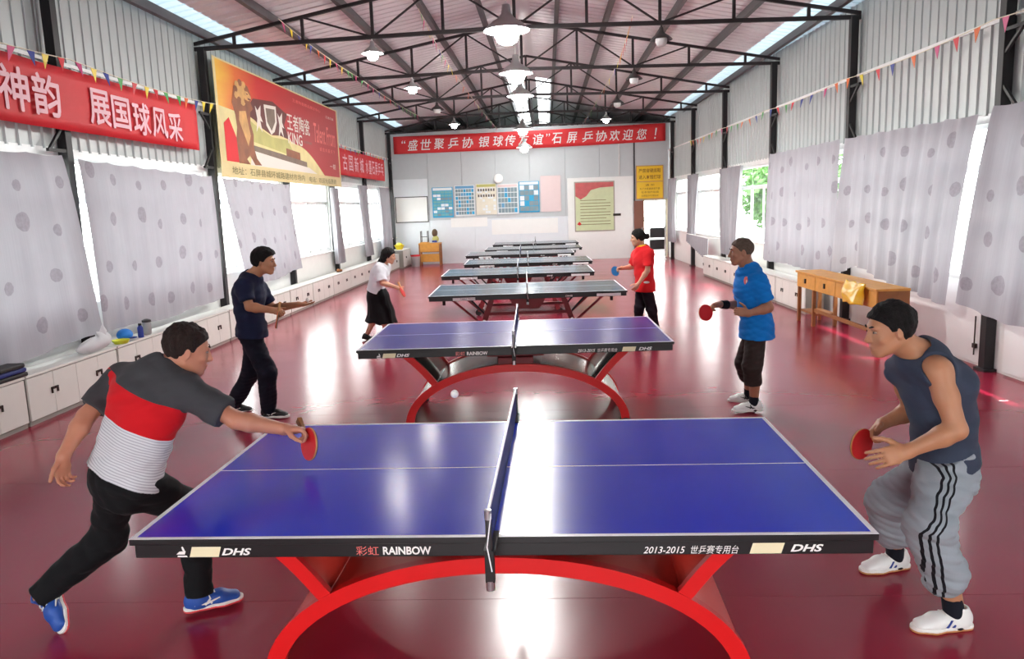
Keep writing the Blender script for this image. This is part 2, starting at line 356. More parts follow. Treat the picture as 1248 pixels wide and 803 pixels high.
# ---- roof
def zroof(x): return ZR - abs(x-XC)*(ZR-ZE)/5.1
ro = thing('ceiling', 'ribbed grey steel gable roof with dark purlins', None, (XC, 8, ZE), kind='structure')
def slope(b, xa, xb, ya, yb, pitch=0.25, rw=0.07, h=0.03):
    prof = []; y = ya
    while y < yb-1e-6:
        for dy, dz in ((0, 0), (pitch-rw, 0), (pitch-rw*0.7, h), (pitch-rw*0.3, h)):
            if y+dy <= yb: prof.append((y+dy, dz))
        y += pitch
    prof.append((yb, 0)); k = len(prof)
    b.add([(x, p[0], zroof(x)+p[1]) for x in (xa, xb) for p in prof], [(i, i+1, k+i+1, k+i) for i in range(k-1)])
for sg in (-1, 1):
    for y0_ in np.arange(Y0, Y2-0.01, 3.125*2):
        b = MB(); slope(b, XC+sg*0.62, XC+sg*4.55, y0_, y0_+6.25); b.build('roof_sheet', 'roof_clad', ro); b = MB(); slope(b, XC+sg*4.55, XC+sg*5.75, y0_, y0_+6.25); b.build('roof_sheet', 'eave_light' if y0_ < 24 else 'roof_clad', ro)
    for ya, yb, m in ((Y0, 20.25, 'roof_clad'), (20.25, 33.5, 'skylight'), (33.5, Y2, 'roof_clad')):
        b = MB(); slope(b, XC+sg*0.62, XC+sg*0.16, ya, yb); b.build('roof_sheet' if m != 'skylight' else 'skylight_sheet', m, ro)
    for dx in (0.7, 1.62, 2.7, 3.78, 4.85):
        x = XC+sg*dx; MB().box(x-0.04, x+0.04, Y0, Y2, zroof(x)-0.13, zroof(x)-0.005).build('purlin', 'purlin_metal', ro)
b = MB(); b.box(XC-0.2, XC+0.2, Y0, Y2, ZR-0.03, ZR+0.05); b.build('ridge_cap', 'roof_clad', ro)
for sg in (-1, 1):
    b = MB(); b.box(XC+sg*5.45-0.03, XC+sg*5.45+0.03, Y0, Y2, zroof(XC+5.4)-0.1, zroof(XC+5.4)+0.02); b.build('eave_plate', 'clad', ro)

# ---- end walls
DX0, DX1, DZ = 3.64, 4.40, 1.98
wb = thing('wall_back', 'pale grey panelled end wall at the far end of the hall', None, (0, Y1, 0), kind='structure')
def bpn(x0, x1, z0, z1, m, d=0.0, name='panel', bev=0.004): return MB().box(x0, x1, Y1-d, Y1+0.15, z0, z1).build(name, m, wb, bevel=bev)
for x0, x1 in ((-5.4, -3.95), (-3.95, -2.75), (-2.75, -1.55), (-1.55, -0.35), (-0.35, 0.9), (0.9, 2.1), (2.1, 3.3), (3.3, 5.0)):
    bpn(x0+0.004, x1-0.004, DZ+0.02 if x1 > 3.4 else 1.55, 4.66, 'back_panel')
for x0, x1 in ((-5.4, -3.95), (-3.95, -2.35), (-2.35, -0.75), (-0.75, 0.93)):
    bpn(x0+0.003, x1-0.003, 0.0, 1.55, 'back_low')
MB().box(-5.4, DX0, Y1+0.1, Y1+0.2, 0, 4.66).box(DX1, 5.0, Y1+0.1, Y1+0.2, 0, 4.66).box(DX0, DX1, Y1+0.1, Y1+0.2, DZ+0.02, 4.66).build('wall_core', 'back_panel', wb)  # backing added behind the panels to stop light leaking through their gaps
bpn(-5.2, -3.98, 0.0, 3.02, 'back_low', 0.012)
bpn(0.96, 3.26, 0.0, 2.86, 'white_board', 0.02); bpn(0.93, 3.3, 0.0, 1.55, 'back_low'); bpn(3.3, DX0, 0.0, DZ+0.02, 'back_low'); bpn(DX1, 5.0, 0.0, DZ+0.02, 'back_low')
# loft beyond the partition: roof runs on, shade painted dark, slab added against daylight
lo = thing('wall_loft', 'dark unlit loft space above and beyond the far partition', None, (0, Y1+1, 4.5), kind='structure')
MB().box(-5.6, 5.2, Y1+0.16, Y2, 4.5, 4.62).build('loft_floor', 'gable_dark', lo)  # slab added to part the dark space above from daylight below
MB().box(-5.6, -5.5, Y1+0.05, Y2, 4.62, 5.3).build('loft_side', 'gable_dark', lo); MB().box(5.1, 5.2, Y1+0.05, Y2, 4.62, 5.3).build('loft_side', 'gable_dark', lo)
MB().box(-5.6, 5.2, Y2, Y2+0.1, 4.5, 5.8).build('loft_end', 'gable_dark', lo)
MB().box(3.28, 3.33, Y1-0.024, Y1, DZ+0.02, 4.6).build('mullion_post', 'alu_dark', wb)
MB().tube([(2.78, Y1-0.018, 2.88), (2.78, Y1-0.018, 3.98)], 0.017).build('conduit', 'white_metal', wb, smooth=True)
wf = thing('wall_front', 'plain end wall with a wide open doorway behind the camera', None, (0, Y0, 0), kind='structure')  # the opening is out of view, added to bring daylight in
for x0, x1, z0, z1 in ((-5.5, -1.3, 0, 5.8), (1.3, 5.6, 0, 5.8), (-1.3, 1.3, 2.5, 5.8)): MB().box(x0, x1, Y0-0.15, Y0, z0, z1).build('wall_panel', 'back_panel', wf)
portal('door_portal', Matrix(((-1, 0, 0, 0), (0, 0, -1, Y0-0.1), (0, -1, 0, 1.25), (0, 0, 0, 1))), 2.6, 2.5)
# doorway at the back right
dr = thing('door_1', 'open brown doorway below the yellow notice', None, (4.0, Y1, 0), kind='structure')
MB().box(DX0-0.06, DX0, Y1-0.04, Y1+0.16, 0, DZ+0.05).box(DX1, DX1+0.06, Y1-0.04, Y1+0.16, 0, DZ+0.05).box(DX0-0.06, DX1+0.06, Y1-0.04, Y1+0.16, DZ, DZ+0.05).build('door_frame', 'ivory', dr)
lf = MB().box(DX0-0.36, DX0-0.03, Y1-0.09, Y1-0.05, 0.01, DZ+0.02).build('door_leaf', 'brown_door', dr, bevel=0.004)
MB().box(DX0-0.1, DX0-0.07, Y1-0.14, Y1-0.085, 0.95, 1.07).build('door_handle', 'steel', lf)
gt = thing('metal_gate', 'white barred gate standing outside the far doorway', 'gate', (4.0, Y1+0.9, 0))
for i in range(7): MB().bar((3.72+i*0.16, Y1+0.9, 0.05), (3.72+i*0.16, Y1+0.9, 1.25), 0.03, 0.03).build('bar', 'white_metal', gt)
MB().box(3.66, 4.76, Y1+0.88, Y1+0.92, 1.25, 1.3).build('rail', 'white_metal', gt); MB().box(3.66, 4.76, Y1+0.88, Y1+0.92, 0.0, 0.06).build('rail', 'white_metal', gt)
MB().bar((3.75, Y1+1.0, 1.3), (4.35, Y1+1.6, 2.1), 0.04, 0.04).build('brace', 'white_metal', gt)

# ---- roof trusses
Y_BEY = [27.2, 30.9]
ORD = ['nearest', 'second', 'third', 'fourth', 'fifth']
for i in range(1, 8):
    yl, yr = (POSTS['left'][i], POSTS['right'][i]) if i < 6 else (Y_BEY[i-6], Y_BEY[i-6]); xl, xr = -5.45, (MR @ Vector((-0.28, yr, 0))).x
    def yat(x): return yl+(yr-yl)*(x-xl)/(xr-xl)
    def top(x): return Vector((x, yat(x), zroof(x)-0.16))
    def bot(x): return Vector((x, yat(x), 4.55+0.1*(1-abs(x-XC)/5.2)))
    t = thing('roof_truss', ('%s black steel roof truss seen from the camera' % ORD[i-1]) if i < 6 else 'black roof truss in the dark loft beyond the far banner, %s one' % ('nearer' if i == 6 else 'farther'), 'roof truss', (XC, (yl+yr)/2, 4.5), group='roof trusses')
    MB().bar(top(xl), top(XC), 0.05, 0.05).build('top_chord', 'truss_metal', t); MB().bar(top(XC), top(xr), 0.05, 0.05).build('top_chord', 'truss_metal', t)
    MB().bar(bot(xl), bot(XC), 0.05, 0.06).build('bottom_chord', 'truss_metal', t); MB().bar(bot(XC), bot(xr), 0.05, 0.06).build('bottom_chord', 'truss_metal', t)
    for sg in (-1, 1):
        X = [XC+sg*1.1*k for k in range(5)]
        for k in range(1, 5): MB().bar(bot(X[k]), top(X[k]), 0.045, 0.045).build('web_post', 'truss_metal', t)
        for a, c in ((bot(X[0]), top(X[1])), (top(X[1]), bot(X[2])), (bot(X[2]), top(X[3]))): MB().bar(a, c, 0.028, 0.028).build('diagonal', 'truss_metal', t)
        xe = xl if sg < 0 else xr; MB().box(xe-0.02, xe+0.02, yat(xe)-0.03, yat(xe)+0.03, 4.53, top(xe).z+0.03).build('end_plate', 'white_metal', t)
    MB().bar(bot(XC), top(XC), 0.05, 0.05).build('web_post', 'truss_metal', t)

# ---- steel posts with brackets
pord = ['nearest', 'second', 'third', 'fourth', 'fifth', 'farthest']
for side in ('left', 'right'):
    M = WM[side]
    for i, s in enumerate(POSTS[side]):
        p0 = wp(side, 0.06, s, 0)
        t = thing('steel_post', '%s black steel post along the %s wall' % (pord[i], side), None, tuple(p0), kind='structure')
        MB(M).box(0.005, 0.115, s-0.055, s+0.055, 0.03, 4.56).build('shaft', 'black_metal', t, bevel=0.004)
        MB(M).box(0.001, 0.14, s-0.1, s+0.1, 0.0, 0.03).build('base_plate', 'black_metal', t)
        for z in (2.72, 3.55):
            b = MB(M); b.bar((0.09, s-0.36, z), (0.09, s-0.05, z), 0.035, 0.035).bar((0.09, s-0.33, z), (0.09, s-0.05, z+0.28 if z < 3 else z-0.22), 0.03, 0.03); b.build('bracket', 'black_metal', t)

# ---- outside
gr = tag(MB().box(-40, 40, -40, 60, -0.35, -0.2).build('ground_outside', 'ground_out'), 'pale grey paved ground outside the hall', kind='structure')
def tree(x, y, h, r, label, seed):
    rng = random.Random(seed); t = thing('tree', label, 'tree', (x, y, -0.2), group='trees outside the right windows')
    MB().tube([(x, y, -0.2), (x+0.1, y, h*0.4), (x, y+0.1, h*0.75)], [0.13, 0.1, 0.05], 8).build('trunk', 'bark', t, smooth=True)
    b = MB()
    for k in range(2600):
        th = rng.uniform(0, 2*PI); ph = math.acos(rng.uniform(-1, 1)); rr = r*(rng.random()**0.4)
        c = Vector((x+rr*math.sin(ph)*math.cos(th), y+rr*math.sin(ph)*math.sin(th), h*0.62+rr*1.1*math.cos(ph)))
        a = Vector((rng.uniform(-1, 1), rng.uniform(-1, 1), rng.uniform(-1, 1))).normalized()*0.13; q = a.orthogonal()*0.5
        b.add([c-a, c+q, c+a, c-q], [(0, 1, 2, 3)])
    o = b.build('foliage', 'leaf', t); o['kind'] = 'stuff'
tree(8.6, 17.2, 3.6, 1.5, 'leafy green tree outside the window behind the tied curtain', 1)
tree(8.2, 22.6, 3.4, 1.4, 'leafy green tree outside the window nearest the far doorway', 2)
tree(9.4, 28.5, 4.2, 1.6, 'farthest leafy green tree outside the right windows', 3)
# ================================================================== curtains
def curtain(side, label, top, bot, n0=0.15, n1=0.19, folds=9, amp=0.02, seed=0, m='curtain', nu=90, nv=30, name='curtain', sag=0.02):
    """top: (s0, z0, s1, z1); bot: list of (u, s, z) control points along the hem"""
    rng = random.Random(seed); ph = [rng.uniform(0, 6.28) for _ in range(5)]
    us = [b[0] for b in bot]; bs = [b[1] for b in bot]; bz = [b[2] for b in bot]
    wid = abs(top[2]-top[0]); hgt = abs(top[1]-bot[0][2])
    def fn(u, v):
        ts = top[0]+(top[2]-top[0])*u; tz = top[1]+(top[3]-top[1])*u - sag*abs(math.sin(u*PI*6))
        s_ = ts+(float(np.interp(u, us, bs))-ts)*(v**0.8); z_ = tz+(float(np.interp(u, us, bz))-tz)*v + 0.012*math.sin(u*13+ph[4])*v
        f = math.sin(2*PI*folds*u+ph[0]+0.8*v) + 0.6*math.sin(2*PI*folds*0.47*u+ph[1]-1.2*v) + 0.35*math.sin(2*PI*folds*1.9*u+ph[2])
        return (n0+(n1-n0)*v + amp*f*(0.55+0.45*v) + 0.02*math.sin(3*v+ph[3]), s_, z_)
    b = MB(WM[side]); b.grid(nu, nv, fn, lambda u, v: (u*wid+seed*1.37, (1-v)*hgt))
    c0 = wp(side, n0, (top[0]+top[2])/2, (top[1]+bot[0][2])/2)
    return tag(b.build(name, m, None, c0, smooth=80, uv=True), label, 'curtain', 'wall curtains')
curtain('left', 'grey dotted curtain on the left wall beside the camera', (-2.4, 2.65, 1.3, 2.65), [(0, -2.4, 0.6), (1, 1.35, 0.6)], 0.17, 0.22, 8, 0.015, 8, nu=40, nv=8)  # out of view, added to dim the windows behind the camera
curtain('right', 'grey dotted curtain on the right wall beside the camera', (-2.4, 2.72, 1.25, 2.72), [(0, -2.4, 0.6), (1, 1.3, 0.6)], 0.17, 0.22, 8, 0.015, 9, nu=40, nv=8)  # same on the right side, an unseen curtain added to cut light
curtain('left', 'pale grey dotted curtain at the left edge below the characters 神韵', (1.5, 2.65, 4.93, 2.66), [(0, 1.6, 0.58), (0.6, 3.6, 0.58), (1, 5.27, 0.66)], 0.16, 0.21, 8, 0.015, 1)
curtain('left', 'pale grey dotted curtain on the left wall between the first and second posts', (5.24, 2.64, 8.72, 2.58), [(0, 5.30, 0.66), (0.5, 6.9, 0.60), (1, 8.68, 0.66)], 0.16, 0.21, 9, 0.014, 2)
curtain('left', 'grey dotted curtain below the large red and yellow poster', (9.12, 2.58, 12.45, 2.55), [(0, 9.55, 0.72), (0.5, 11.0, 0.74), (1, 12.55, 0.84)], 0.17, 0.26, 9, 0.014, 3)
curtain('right', 'pale grey curtain at the right edge above the white low wall', (1.5, 2.78, 5.0, 2.80), [(0, 1.5, 0.6), (0.78, 4.4, 0.64), (1, 5.27, 0.72)], 0.17, 0.32, 9, 0.016, 4)
curtain('right', 'wide pale curtain with a bunched corner above the wooden desk', (5.36, 2.76, 8.84, 2.80), [(0, 5.66, 0.66), (0.35, 6.7, 0.76), (0.55, 7.3, 0.82), (0.8, 8.0, 0.92), (1, 8.98, 0.72)], 0.17, 0.26, 10, 0.028, 5)
curtain('right', 'pale curtain hanging above the white cabinets behind the man in blue', (8.98, 2.80, 12.42, 2.80), [(0, 9.1, 0.72), (0.4, 10.5, 0.70), (1, 12.8, 0.70)], 0.17, 0.2, 11, 0.024, 6)
def tied(side, label, top, mid, bot, seed, m='curtain_plain'):
    """gathered curtain: (s0, s1) at top, tie height and foot"""
    rng = random.Random(seed); ph = rng.uniform(0, 6); zt = 2.55 if seed == 1 else 2.68
    def fn(u, v):
        a0 = np.interp(v, (0, 0.55, 1), (top[0], mid[0], bot[0])); a1 = np.interp(v, (0, 0.55, 1), (top[1], mid[1], bot[1]))
        return (0.18+0.05*math.sin(2*PI*5*u+ph)+0.02*math.sin(2*PI*11*u+v*3), a0+(a1-a0)*u, zt+(bot[2]-zt)*v)
    b = MB(WM[side]); b.grid(60, 20, fn, lambda u, v: (u*1.2, v*2))
    c0 = wp(side, 0.18, (top[0]+top[1])/2, 1.6)
    tag(b.build('tied_curtain', m, None, c0, smooth=80, uv=True), label, 'curtain', 'gathered curtains')
tied('left', 'grey gathered curtain beside the blown out window next to the poster', (15.45, 16.0), (15.55, 16.05), (15.6, 16.3, 0.68), 1)
tied('left', 'grey gathered curtain behind the woman with long black hair', (18.3, 19.3), (18.6, 19.35), (18.75, 19.6, 0.66), 2)
tied('left', 'grey gathered curtain nearest the far wall on the left side', (20.8, 22.3), (20.9, 22.3), (20.95, 22.45, 0.503), 3)
tied('right', 'grey gathered curtain behind the head of the man in blue', (14.3, 16.2), (14.5, 16.1), (14.7, 16.0, 0.62), 4)
tied('right', 'narrow gathered curtain beside the far right window', (18.9, 20.0), (19.2, 20.05), (19.4, 20.2, 0.8), 5)
tied('right', 'gathered curtain in the far right corner by the black panels', (22.2, 23.2), (22.4, 23.2), (22.3, 23.2, 0.6), 6)
def pelmet(u, v):
    return (0.30+0.03*math.sin(2*PI*14*u)+0.01*v, 19.7-2.6*u, 0.97-0.03*u-(0.08+0.5*(0.25+0.75*u))*v)
b = MB(WM['right']); b.grid(80, 8, pelmet, lambda u, v: (u*3, v))
dc = thing('draped_cloth', 'grey pleated cloth hung slanting below the far right window', 'cloth', tuple(wp('right', 0.3, 18, 0.7))); b.build('cloth', 'curtain_plain', dc, smooth=80, uv=True)
MB(WM['right']).tube([(0.30, 19.72, 0.985), (0.30, 17.08, 0.955), (0.12, 16.48, 0.955)], 0.012, 8).build('rail', 'white_metal', dc, smooth=True)

# ================================================================== banners
def hang(side, name, label, s0, z0a, z1a, s1, z0b, z1b, m, n=0.20, wave=0.008):
    """a cloth banner on a side wall from s0 to s1; z0/z1 bottom and top at both ends"""
    t = thing(name, label, 'banner', tuple(wp(side, n, (s0+s1)/2, (z0a+z1a)/2)))
    def fn(u, v):
        za = z0a+(z0b-z0a)*u; zb = z1a+(z1b-z1a)*u
        return (n+wave*math.sin(u*23)+wave*0.7*math.sin(u*51+2*v), s0+(s1-s0)*u, zb+(za-zb)*v)
    b = MB(WM[side]); b.grid(60, 6, fn); b.build('cloth', m, t, smooth=80, uv=True, solid=0.004)
    return t
bl = hang('left', 'red_banner', 'long red cloth banner reading 神韵 展国球风采 on the left wall', 1.6, 2.93, 3.60, 8.42, 2.95, 3.62, 'banner_red', 0.16)
def wall_text(s, side, px, py, h, m, parent, n, w=None, bold=0.008):
    c = atx(px, py, wp(side, n, 8, 0).x) ; X = Vector((0, 1, 0)) if side == 'left' else Vector((0, -1, 0))
    return text(s, frame(c, X, (0, 0, 1)), w or h*0.92, h, m, parent, 'character', 0.0, fat=0.02)
for ch, px, py, h in (('神', 17, 107, 0.42), ('韵', 57, 116, 0.42), ('展', 122, 131, 0.40), ('国', 148, 138, 0.38), ('球', 173, 145, 0.40), ('风', 195, 150, 0.38), ('采', 214, 155, 0.38)):
    wall_text(ch, 'left', px, py, h, 'pale_pink_print', bl, 0.185, h*1.05, 0.008)
b2 = hang('left', 'red_banner', 'short red banner on the left wall beyond the lion poster', 16.45, 2.90, 3.58, 22.1, 2.9, 3.58, 'banner_red', 0.16)
for i, ch in enumerate('古国新城'): text(ch, frame(wp('left', 0.185, 17.0+i*0.62, 3.24), (0, 1, 0), (0, 0, 1)), 0.44, 0.40, 'pale_pink_print', b2, 'character', fat=0.015)
for i, ch in enumerate('水墨石屏乒乓'): text(ch, frame(wp('left', 0.185, 19.5+i*0.42, 3.24), (0, 1, 0), (0, 0, 1)), 0.34, 0.38, 'pale_pink_print', b2, 'character', fat=0.015)

# ---- the large printed lion poster
def poster_mat():
    m = mat('poster_print', (170, 20, 28), 0.45, var=0); t, n, b = mnode(m); L = t.links
    tc = n.new('ShaderNodeTexCoord'); sp = n.new('ShaderNodeSeparateXYZ'); L.new(tc.outputs['UV'], sp.inputs[0])
    cr = n.new('ShaderNodeValToRGB'); e = cr.color_ramp.elements
    e[0].position = 0.0; e[0].color = (*lin((238, 190, 60)), 1); e[1].position = 0.55; e[1].color = (*lin((178, 30, 34)), 1)
    q = cr.color_ramp.elements.new(0.10); q.color = (*lin((222, 110, 40)), 1); q = cr.color_ramp.elements.new(0.24); q.color = (*lin((196, 34, 34)), 1)
    nz = n.new('ShaderNodeTexNoise'); nz.inputs['Scale'].default_value = 2.5; nz.inputs['Detail'].default_value = 4; L.new(tc.outputs['UV'], nz.inputs['Vector'])
    ad = n.new('ShaderNodeMath'); ad.operation = 'MULTIPLY_ADD'; ad.inputs[1].default_value = 0.18; L.new(nz.outputs['Fac'], ad.inputs[0]); L.new(sp.outputs['X'], ad.inputs[2])
    sb = n.new('ShaderNodeMath'); sb.operation = 'SUBTRACT'; sb.inputs[1].default_value = 0.09; L.new(ad.outputs[0], sb.inputs[0]); L.new(sb.outputs[0], cr.inputs[0])
    L.new(cr.outputs[0], b.inputs['Base Color'])
poster_mat()
mat('print_cream', (226, 212, 150), 0.5, var=0.12, vscale=2.5); mat('print_brown', (142, 84, 50), 0.5, var=0.3, vscale=5); mat('print_gold', (206, 160, 96), 0.5, var=0.25, vscale=6)
mat('print_grey', (122, 104, 88), 0.5, var=0.2, vscale=4); mat('print_border', (224, 206, 150), 0.5, var=0.04); mat('print_olive', (190, 186, 110), 0.5, var=0.15, vscale=3)
mat('print_dark', (96, 40, 34), 0.5, var=0.2, vscale=4); mat('print_ink', (120, 112, 70), 0.6, var=0); mat('print_pink', (238, 120, 116), 0.5, var=0); mat('print_white', (232, 224, 214), 0.5, var=0)
PS0, PS1, PZ0, PZ1 = 9.08, 16.42, 2.58, 4.47
po = thing('lion_poster', 'large red and gold printed poster with a stone lion on the left wall', 'poster', tuple(wp('left', 0.2, 12.7, 2.58)))
PN = 0.20
MB(ML).box(PN-0.006, PN, PS0, PS1, PZ0, PZ1).build('poster_sheet', 'print_border', po)
def P(u, v, d=0.002): return wp('left', PN+d, PS0+(PS1-PS0)*u, PZ0+(PZ1-PZ0)*v)
b = MB(); b.add([P(0.012, 0.125), P(0.985, 0.125), P(0.985, 0.985), P(0.012, 0.985)], [(0, 1, 2, 3)], [(0, 0), (1, 0), (1, 1), (0, 1)]); b.build('red_print', 'poster_print', po, uv=True)
def blob(name, pts, m, d): MB().poly([P(u, v, d) for u, v in pts]).build(name, m, po)
wave = [(0.012, 0.125), (0.80, 0.125)] + [(0.80-0.03*i, 0.125+0.30*math.sin(min(1, i/9)*PI/2)) for i in range(1, 10)] + [(0.46, 0.46), (0.40, 0.475), (0.34, 0.46), (0.28, 0.50), (0.20, 0.58), (0.012, 0.6)]
blob('cream_print', wave, 'print_cream', 0.004)
blob('sky_print', [(0.17, 0.36), (0.52, 0.28), (0.46, 0.45), (0.34, 0.44), (0.24, 0.50), (0.17, 0.56)], 'print_olive', 0.005)
blob('dark_print', [(0.16, 0.60), (0.22, 0.56), (0.27, 0.50), (0.33, 0.46), (0.40, 0.475), (0.47, 0.46), (0.44, 0.6), (0.47, 0.72), (0.36, 0.80), (0.22, 0.76)], 'print_dark', 0.005)
blob('building_print', [(0.20, 0.24), (0.40, 0.20), (0.62, 0.17), (0.62, 0.25), (0.40, 0.29), (0.20, 0.32)], 'print_grey', 0.006)
blob('building_print', [(0.44, 0.28), (0.56, 0.26), (0.56, 0.34), (0.44, 0.36)], 'print_brown', 0.007)
blob('plaza_print', [(0.17, 0.13), (0.72, 0.13), (0.64, 0.19), (0.40, 0.23), (0.19, 0.27)], 'print_white', 0.0065)
lion = [(0.10, 0.78), (0.12, 0.85), (0.155, 0.875), (0.19, 0.85), (0.205, 0.79), (0.20, 0.72), (0.215, 0.66), (0.195, 0.62), (0.19, 0.52), (0.205, 0.42), (0.20, 0.30), (0.215, 0.20), (0.245, 0.14), (0.20, 0.135), (0.17, 0.22), (0.15, 0.18), (0.17, 0.135), (0.10, 0.135), (0.09, 0.30), (0.105, 0.45), (0.10, 0.56), (0.085, 0.66)]
blob('lion_print', lion, 'print_brown', 0.008)
blob('lion_print', [(0.105, 0.78), (0.125, 0.845), (0.155, 0.865), (0.185, 0.84), (0.19, 0.79), (0.165, 0.77), (0.18, 0.70), (0.15, 0.66), (0.12, 0.70)], 'print_gold', 0.010)
blob('lion_print', [(0.125, 0.60), (0.165, 0.62), (0.175, 0.50), (0.185, 0.40), (0.165, 0.30), (0.14, 0.42), (0.12, 0.52)], 'print_gold', 0.010)
blob('lion_print', [(0.03, 0.14), (0.10, 0.14), (0.095, 0.36), (0.06, 0.52), (0.03, 0.46)], 'banner_red', 0.009)
for ci in range(9):                                               # curled mane
    a_ = 0.5+ci*0.62; cu_, cv_ = 0.148+0.036*math.cos(a_), 0.775+0.085*math.sin(a_); blob('mane_print', [(cu_+0.013*math.cos(q*PI/4), cv_+0.032*math.sin(q*PI/4)) for q in range(8)], 'print_gold' if ci % 2 else 'print_brown', 0.0105+0.0002*ci)
blob('face_print', [(0.165, 0.80), (0.185, 0.80), (0.205, 0.765), (0.205, 0.735), (0.185, 0.715), (0.165, 0.725)], 'print_gold', 0.013); blob('face_print', [(0.182, 0.745), (0.205, 0.742), (0.200, 0.728), (0.184, 0.730)], 'print_dark', 0.0135); blob('face_print', [(0.176, 0.785), (0.186, 0.783), (0.186, 0.772), (0.177, 0.774)], 'print_dark', 0.0135)
for u0, w_ in ((0.225, 0.05), (0.29, 0.09), (0.385, 0.05)):        # crest between two rampant figures
    if w_ > 0.06: blob('crest_print', [(u0, 0.74), (u0+w_, 0.76), (u0+w_, 0.60), (u0+w_*0.75, 0.50), (u0+w_*0.45, 0.46), (u0+w_*0.1, 0.54)], 'print_white', 0.009); blob('crest_print', [(u0+0.012, 0.71), (u0+w_-0.012, 0.725), (u0+w_-0.014, 0.60), (u0+w_*0.5, 0.50), (u0+0.016, 0.58)], 'print_grey', 0.0105)
    else:
        sg = 1 if u0 < 0.3 else -1; c0 = u0+w_/2
        blob('crest_print', [(c0-0.022, 0.70), (c0-0.006, 0.66), (c0+0.018, 0.72), (c0+0.012, 0.62), (c0+0.026, 0.56), (c0+0.008, 0.57), (c0+0.018, 0.46), (c0-0.004, 0.52), (c0-0.024, 0.45), (c0-0.012, 0.58)], 'print_white', 0.009)
def ptext(s, u, v, w, h, m, bold=0.0, shear=0.0, d=0.011, fat=0.0): return text(s, frame(P(u, v, d), (0, 1, 0), (0, 0, 1)), w, h, m, po, 'lettering', 0.0, shear, fat=fat)
ptext('王者陶瓷', 0.565, 0.65, 1.5, 0.34, 'print_white', fat=0.012); ptext('KING', 0.525, 0.48, 0.92, 0.22, 'print_white', fat=0.03); ptext('专业经营高档瓷砖', 0.64, 0.475, 0.6, 0.06, 'print_grey')
ptext('Talent From', 0.83, 0.62, 1.75, 0.42, 'print_pink', 0.0, 0.15, fat=0.012); ptext('诚 信 共 赢 天 下', 0.85, 0.44, 1.3, 0.09, 'print_pink')
ptext('王者陶瓷精品展示中心', 0.66, 0.90, 2.0, 0.07, 'print_pink'); ptext('王者归来', 0.90, 0.86, 0.7, 0.06, 'print_white'); ptext('一期', 0.90, 0.25, 0.5, 0.13, 'print_white', 0.01)
ptext('地址：石屏县城环城路建材市场内', 0.32, 0.065, 3.9, 0.13, 'print_ink', 0.01); ptext('电话：欢迎光临惠顾', 0.78, 0.06, 2.2, 0.12, 'print_ink', 0.01)

# ---- banner across the far wall
fb = thing('welcome_banner', 'red banner with white brush lettering across the far wall', 'banner', (-0.4, 24.22, 4.2))
def fbn(u, v):
    x = -5.1+9.48*u; z = (4.50+0.11*u-0.03*math.sin(PI*u))+(-(0.60)*v); return (x, 24.19-0.004*math.sin(u*30), z)
MB().grid(60, 4, fbn).build('cloth', 'banner_far_red', fb, smooth=80, solid=0.004)
far = [('“', 492), ('盛', 503), ('世', 519), ('聚', 535), ('乒', 552), ('协', 570), ('银', 590), ('球', 607), ('传', 622), ('友', 638), ('谊', 656), ('”', 668), ('石', 679), ('屏', 697), ('乒', 716), ('协', 733), ('欢', 749), ('迎', 765), ('您', 782), ('！', 799)]
for ch, px in far:
    py = 178-(px-480)*0.0485; c = aty(px, py, 24.178); small = ch in '“”'
    text(ch, frame(c+Vector((0, 0, 0.12 if small else 0)), (1, 0, 0.012), (0, 0, 1)), 0.14 if small else (0.1 if ch == '！' else 0.37), 0.1 if small else 0.36, 'white_print', fb, 'character', 0.0, 0.18, fat=0.012)

# ================================================================== things on the far wall
YB = Y1-0.025
wbd = thing('whiteboard', 'blank white board in a dark frame on the far wall', 'whiteboard', (-4.58, YB, 1.5))
MB().box(-5.15, -4.01, YB-0.012, YB, 1.51, 2.40).build('board', 'white_board', wbd)
f = MB()
for x0, x1, z0, z1 in ((-5.17, -3.99, 2.38, 2.41), (-5.17, -3.99, 1.50, 1.53), (-5.17, -5.14, 1.5, 2.41), (-4.02, -3.99, 1.5, 2.41)): f.box(x0, x1, YB-0.02, YB, z0, z1)
f.build('frame', 'alu_dark', wbd)
mat('chart_teal', (112, 172, 178), 0.5, var=0.08); mat('chart_blue', (96, 156, 196), 0.5, var=0.08); mat('chart_cyan', (40, 160, 205), 0.5, var=0.04); mat('chart_cream', (232, 226, 210), 0.5); mat('chart_grey', (128, 148, 156), 0.5, var=0.1)
mat('chart_white', (236, 240, 242), 0.5, var=0); mat('chart_ink', (96, 88, 84), 0.6, var=0); mat('chart_pink', (228, 206, 206), 0.5, var=0.02)
def chart(x0, x1, z0, z1, label, base, cell, rows, cols, seed, head=None):
    rng = random.Random(seed); t = thing('wall_chart', label, 'poster', ((x0+x1)/2, YB, z0), group='charts on the far wall')
    MB().box(x0, x1, YB-0.012, YB, z0, z1).build('board', base, t)
    dx = (x1-x0-0.06)/cols; dz = (z1-z0-0.16)/rows; B = {}
    for i in range(cols):
        for j in range(rows):
            mm = cell[0] if rng.random() < 0.72 else rng.choice(cell[1:]); B.setdefault(mm, MB()).box(x0+0.03+i*dx+0.006, x0+0.03+(i+1)*dx-0.006, YB-0.016, YB-0.012, z0+0.04+j*dz+0.012, z0+0.04+(j+1)*dz-0.012)
    for mm, bb in B.items(): bb.build('printed_grid', mm, t)['kind'] = 'stuff'
    if head: MB().box(x0+0.03, x1-0.03, YB-0.016, YB-0.012, z1-0.11, z1-0.02).build('heading', head, t)
chart(-3.83, -3.09, 1.64, 2.70, 'teal chart at the left end of the row on the far wall', 'chart_cyan', ['chart_teal', 'chart_white', 'chart_grey'], 8, 5, 1, 'chart_white')
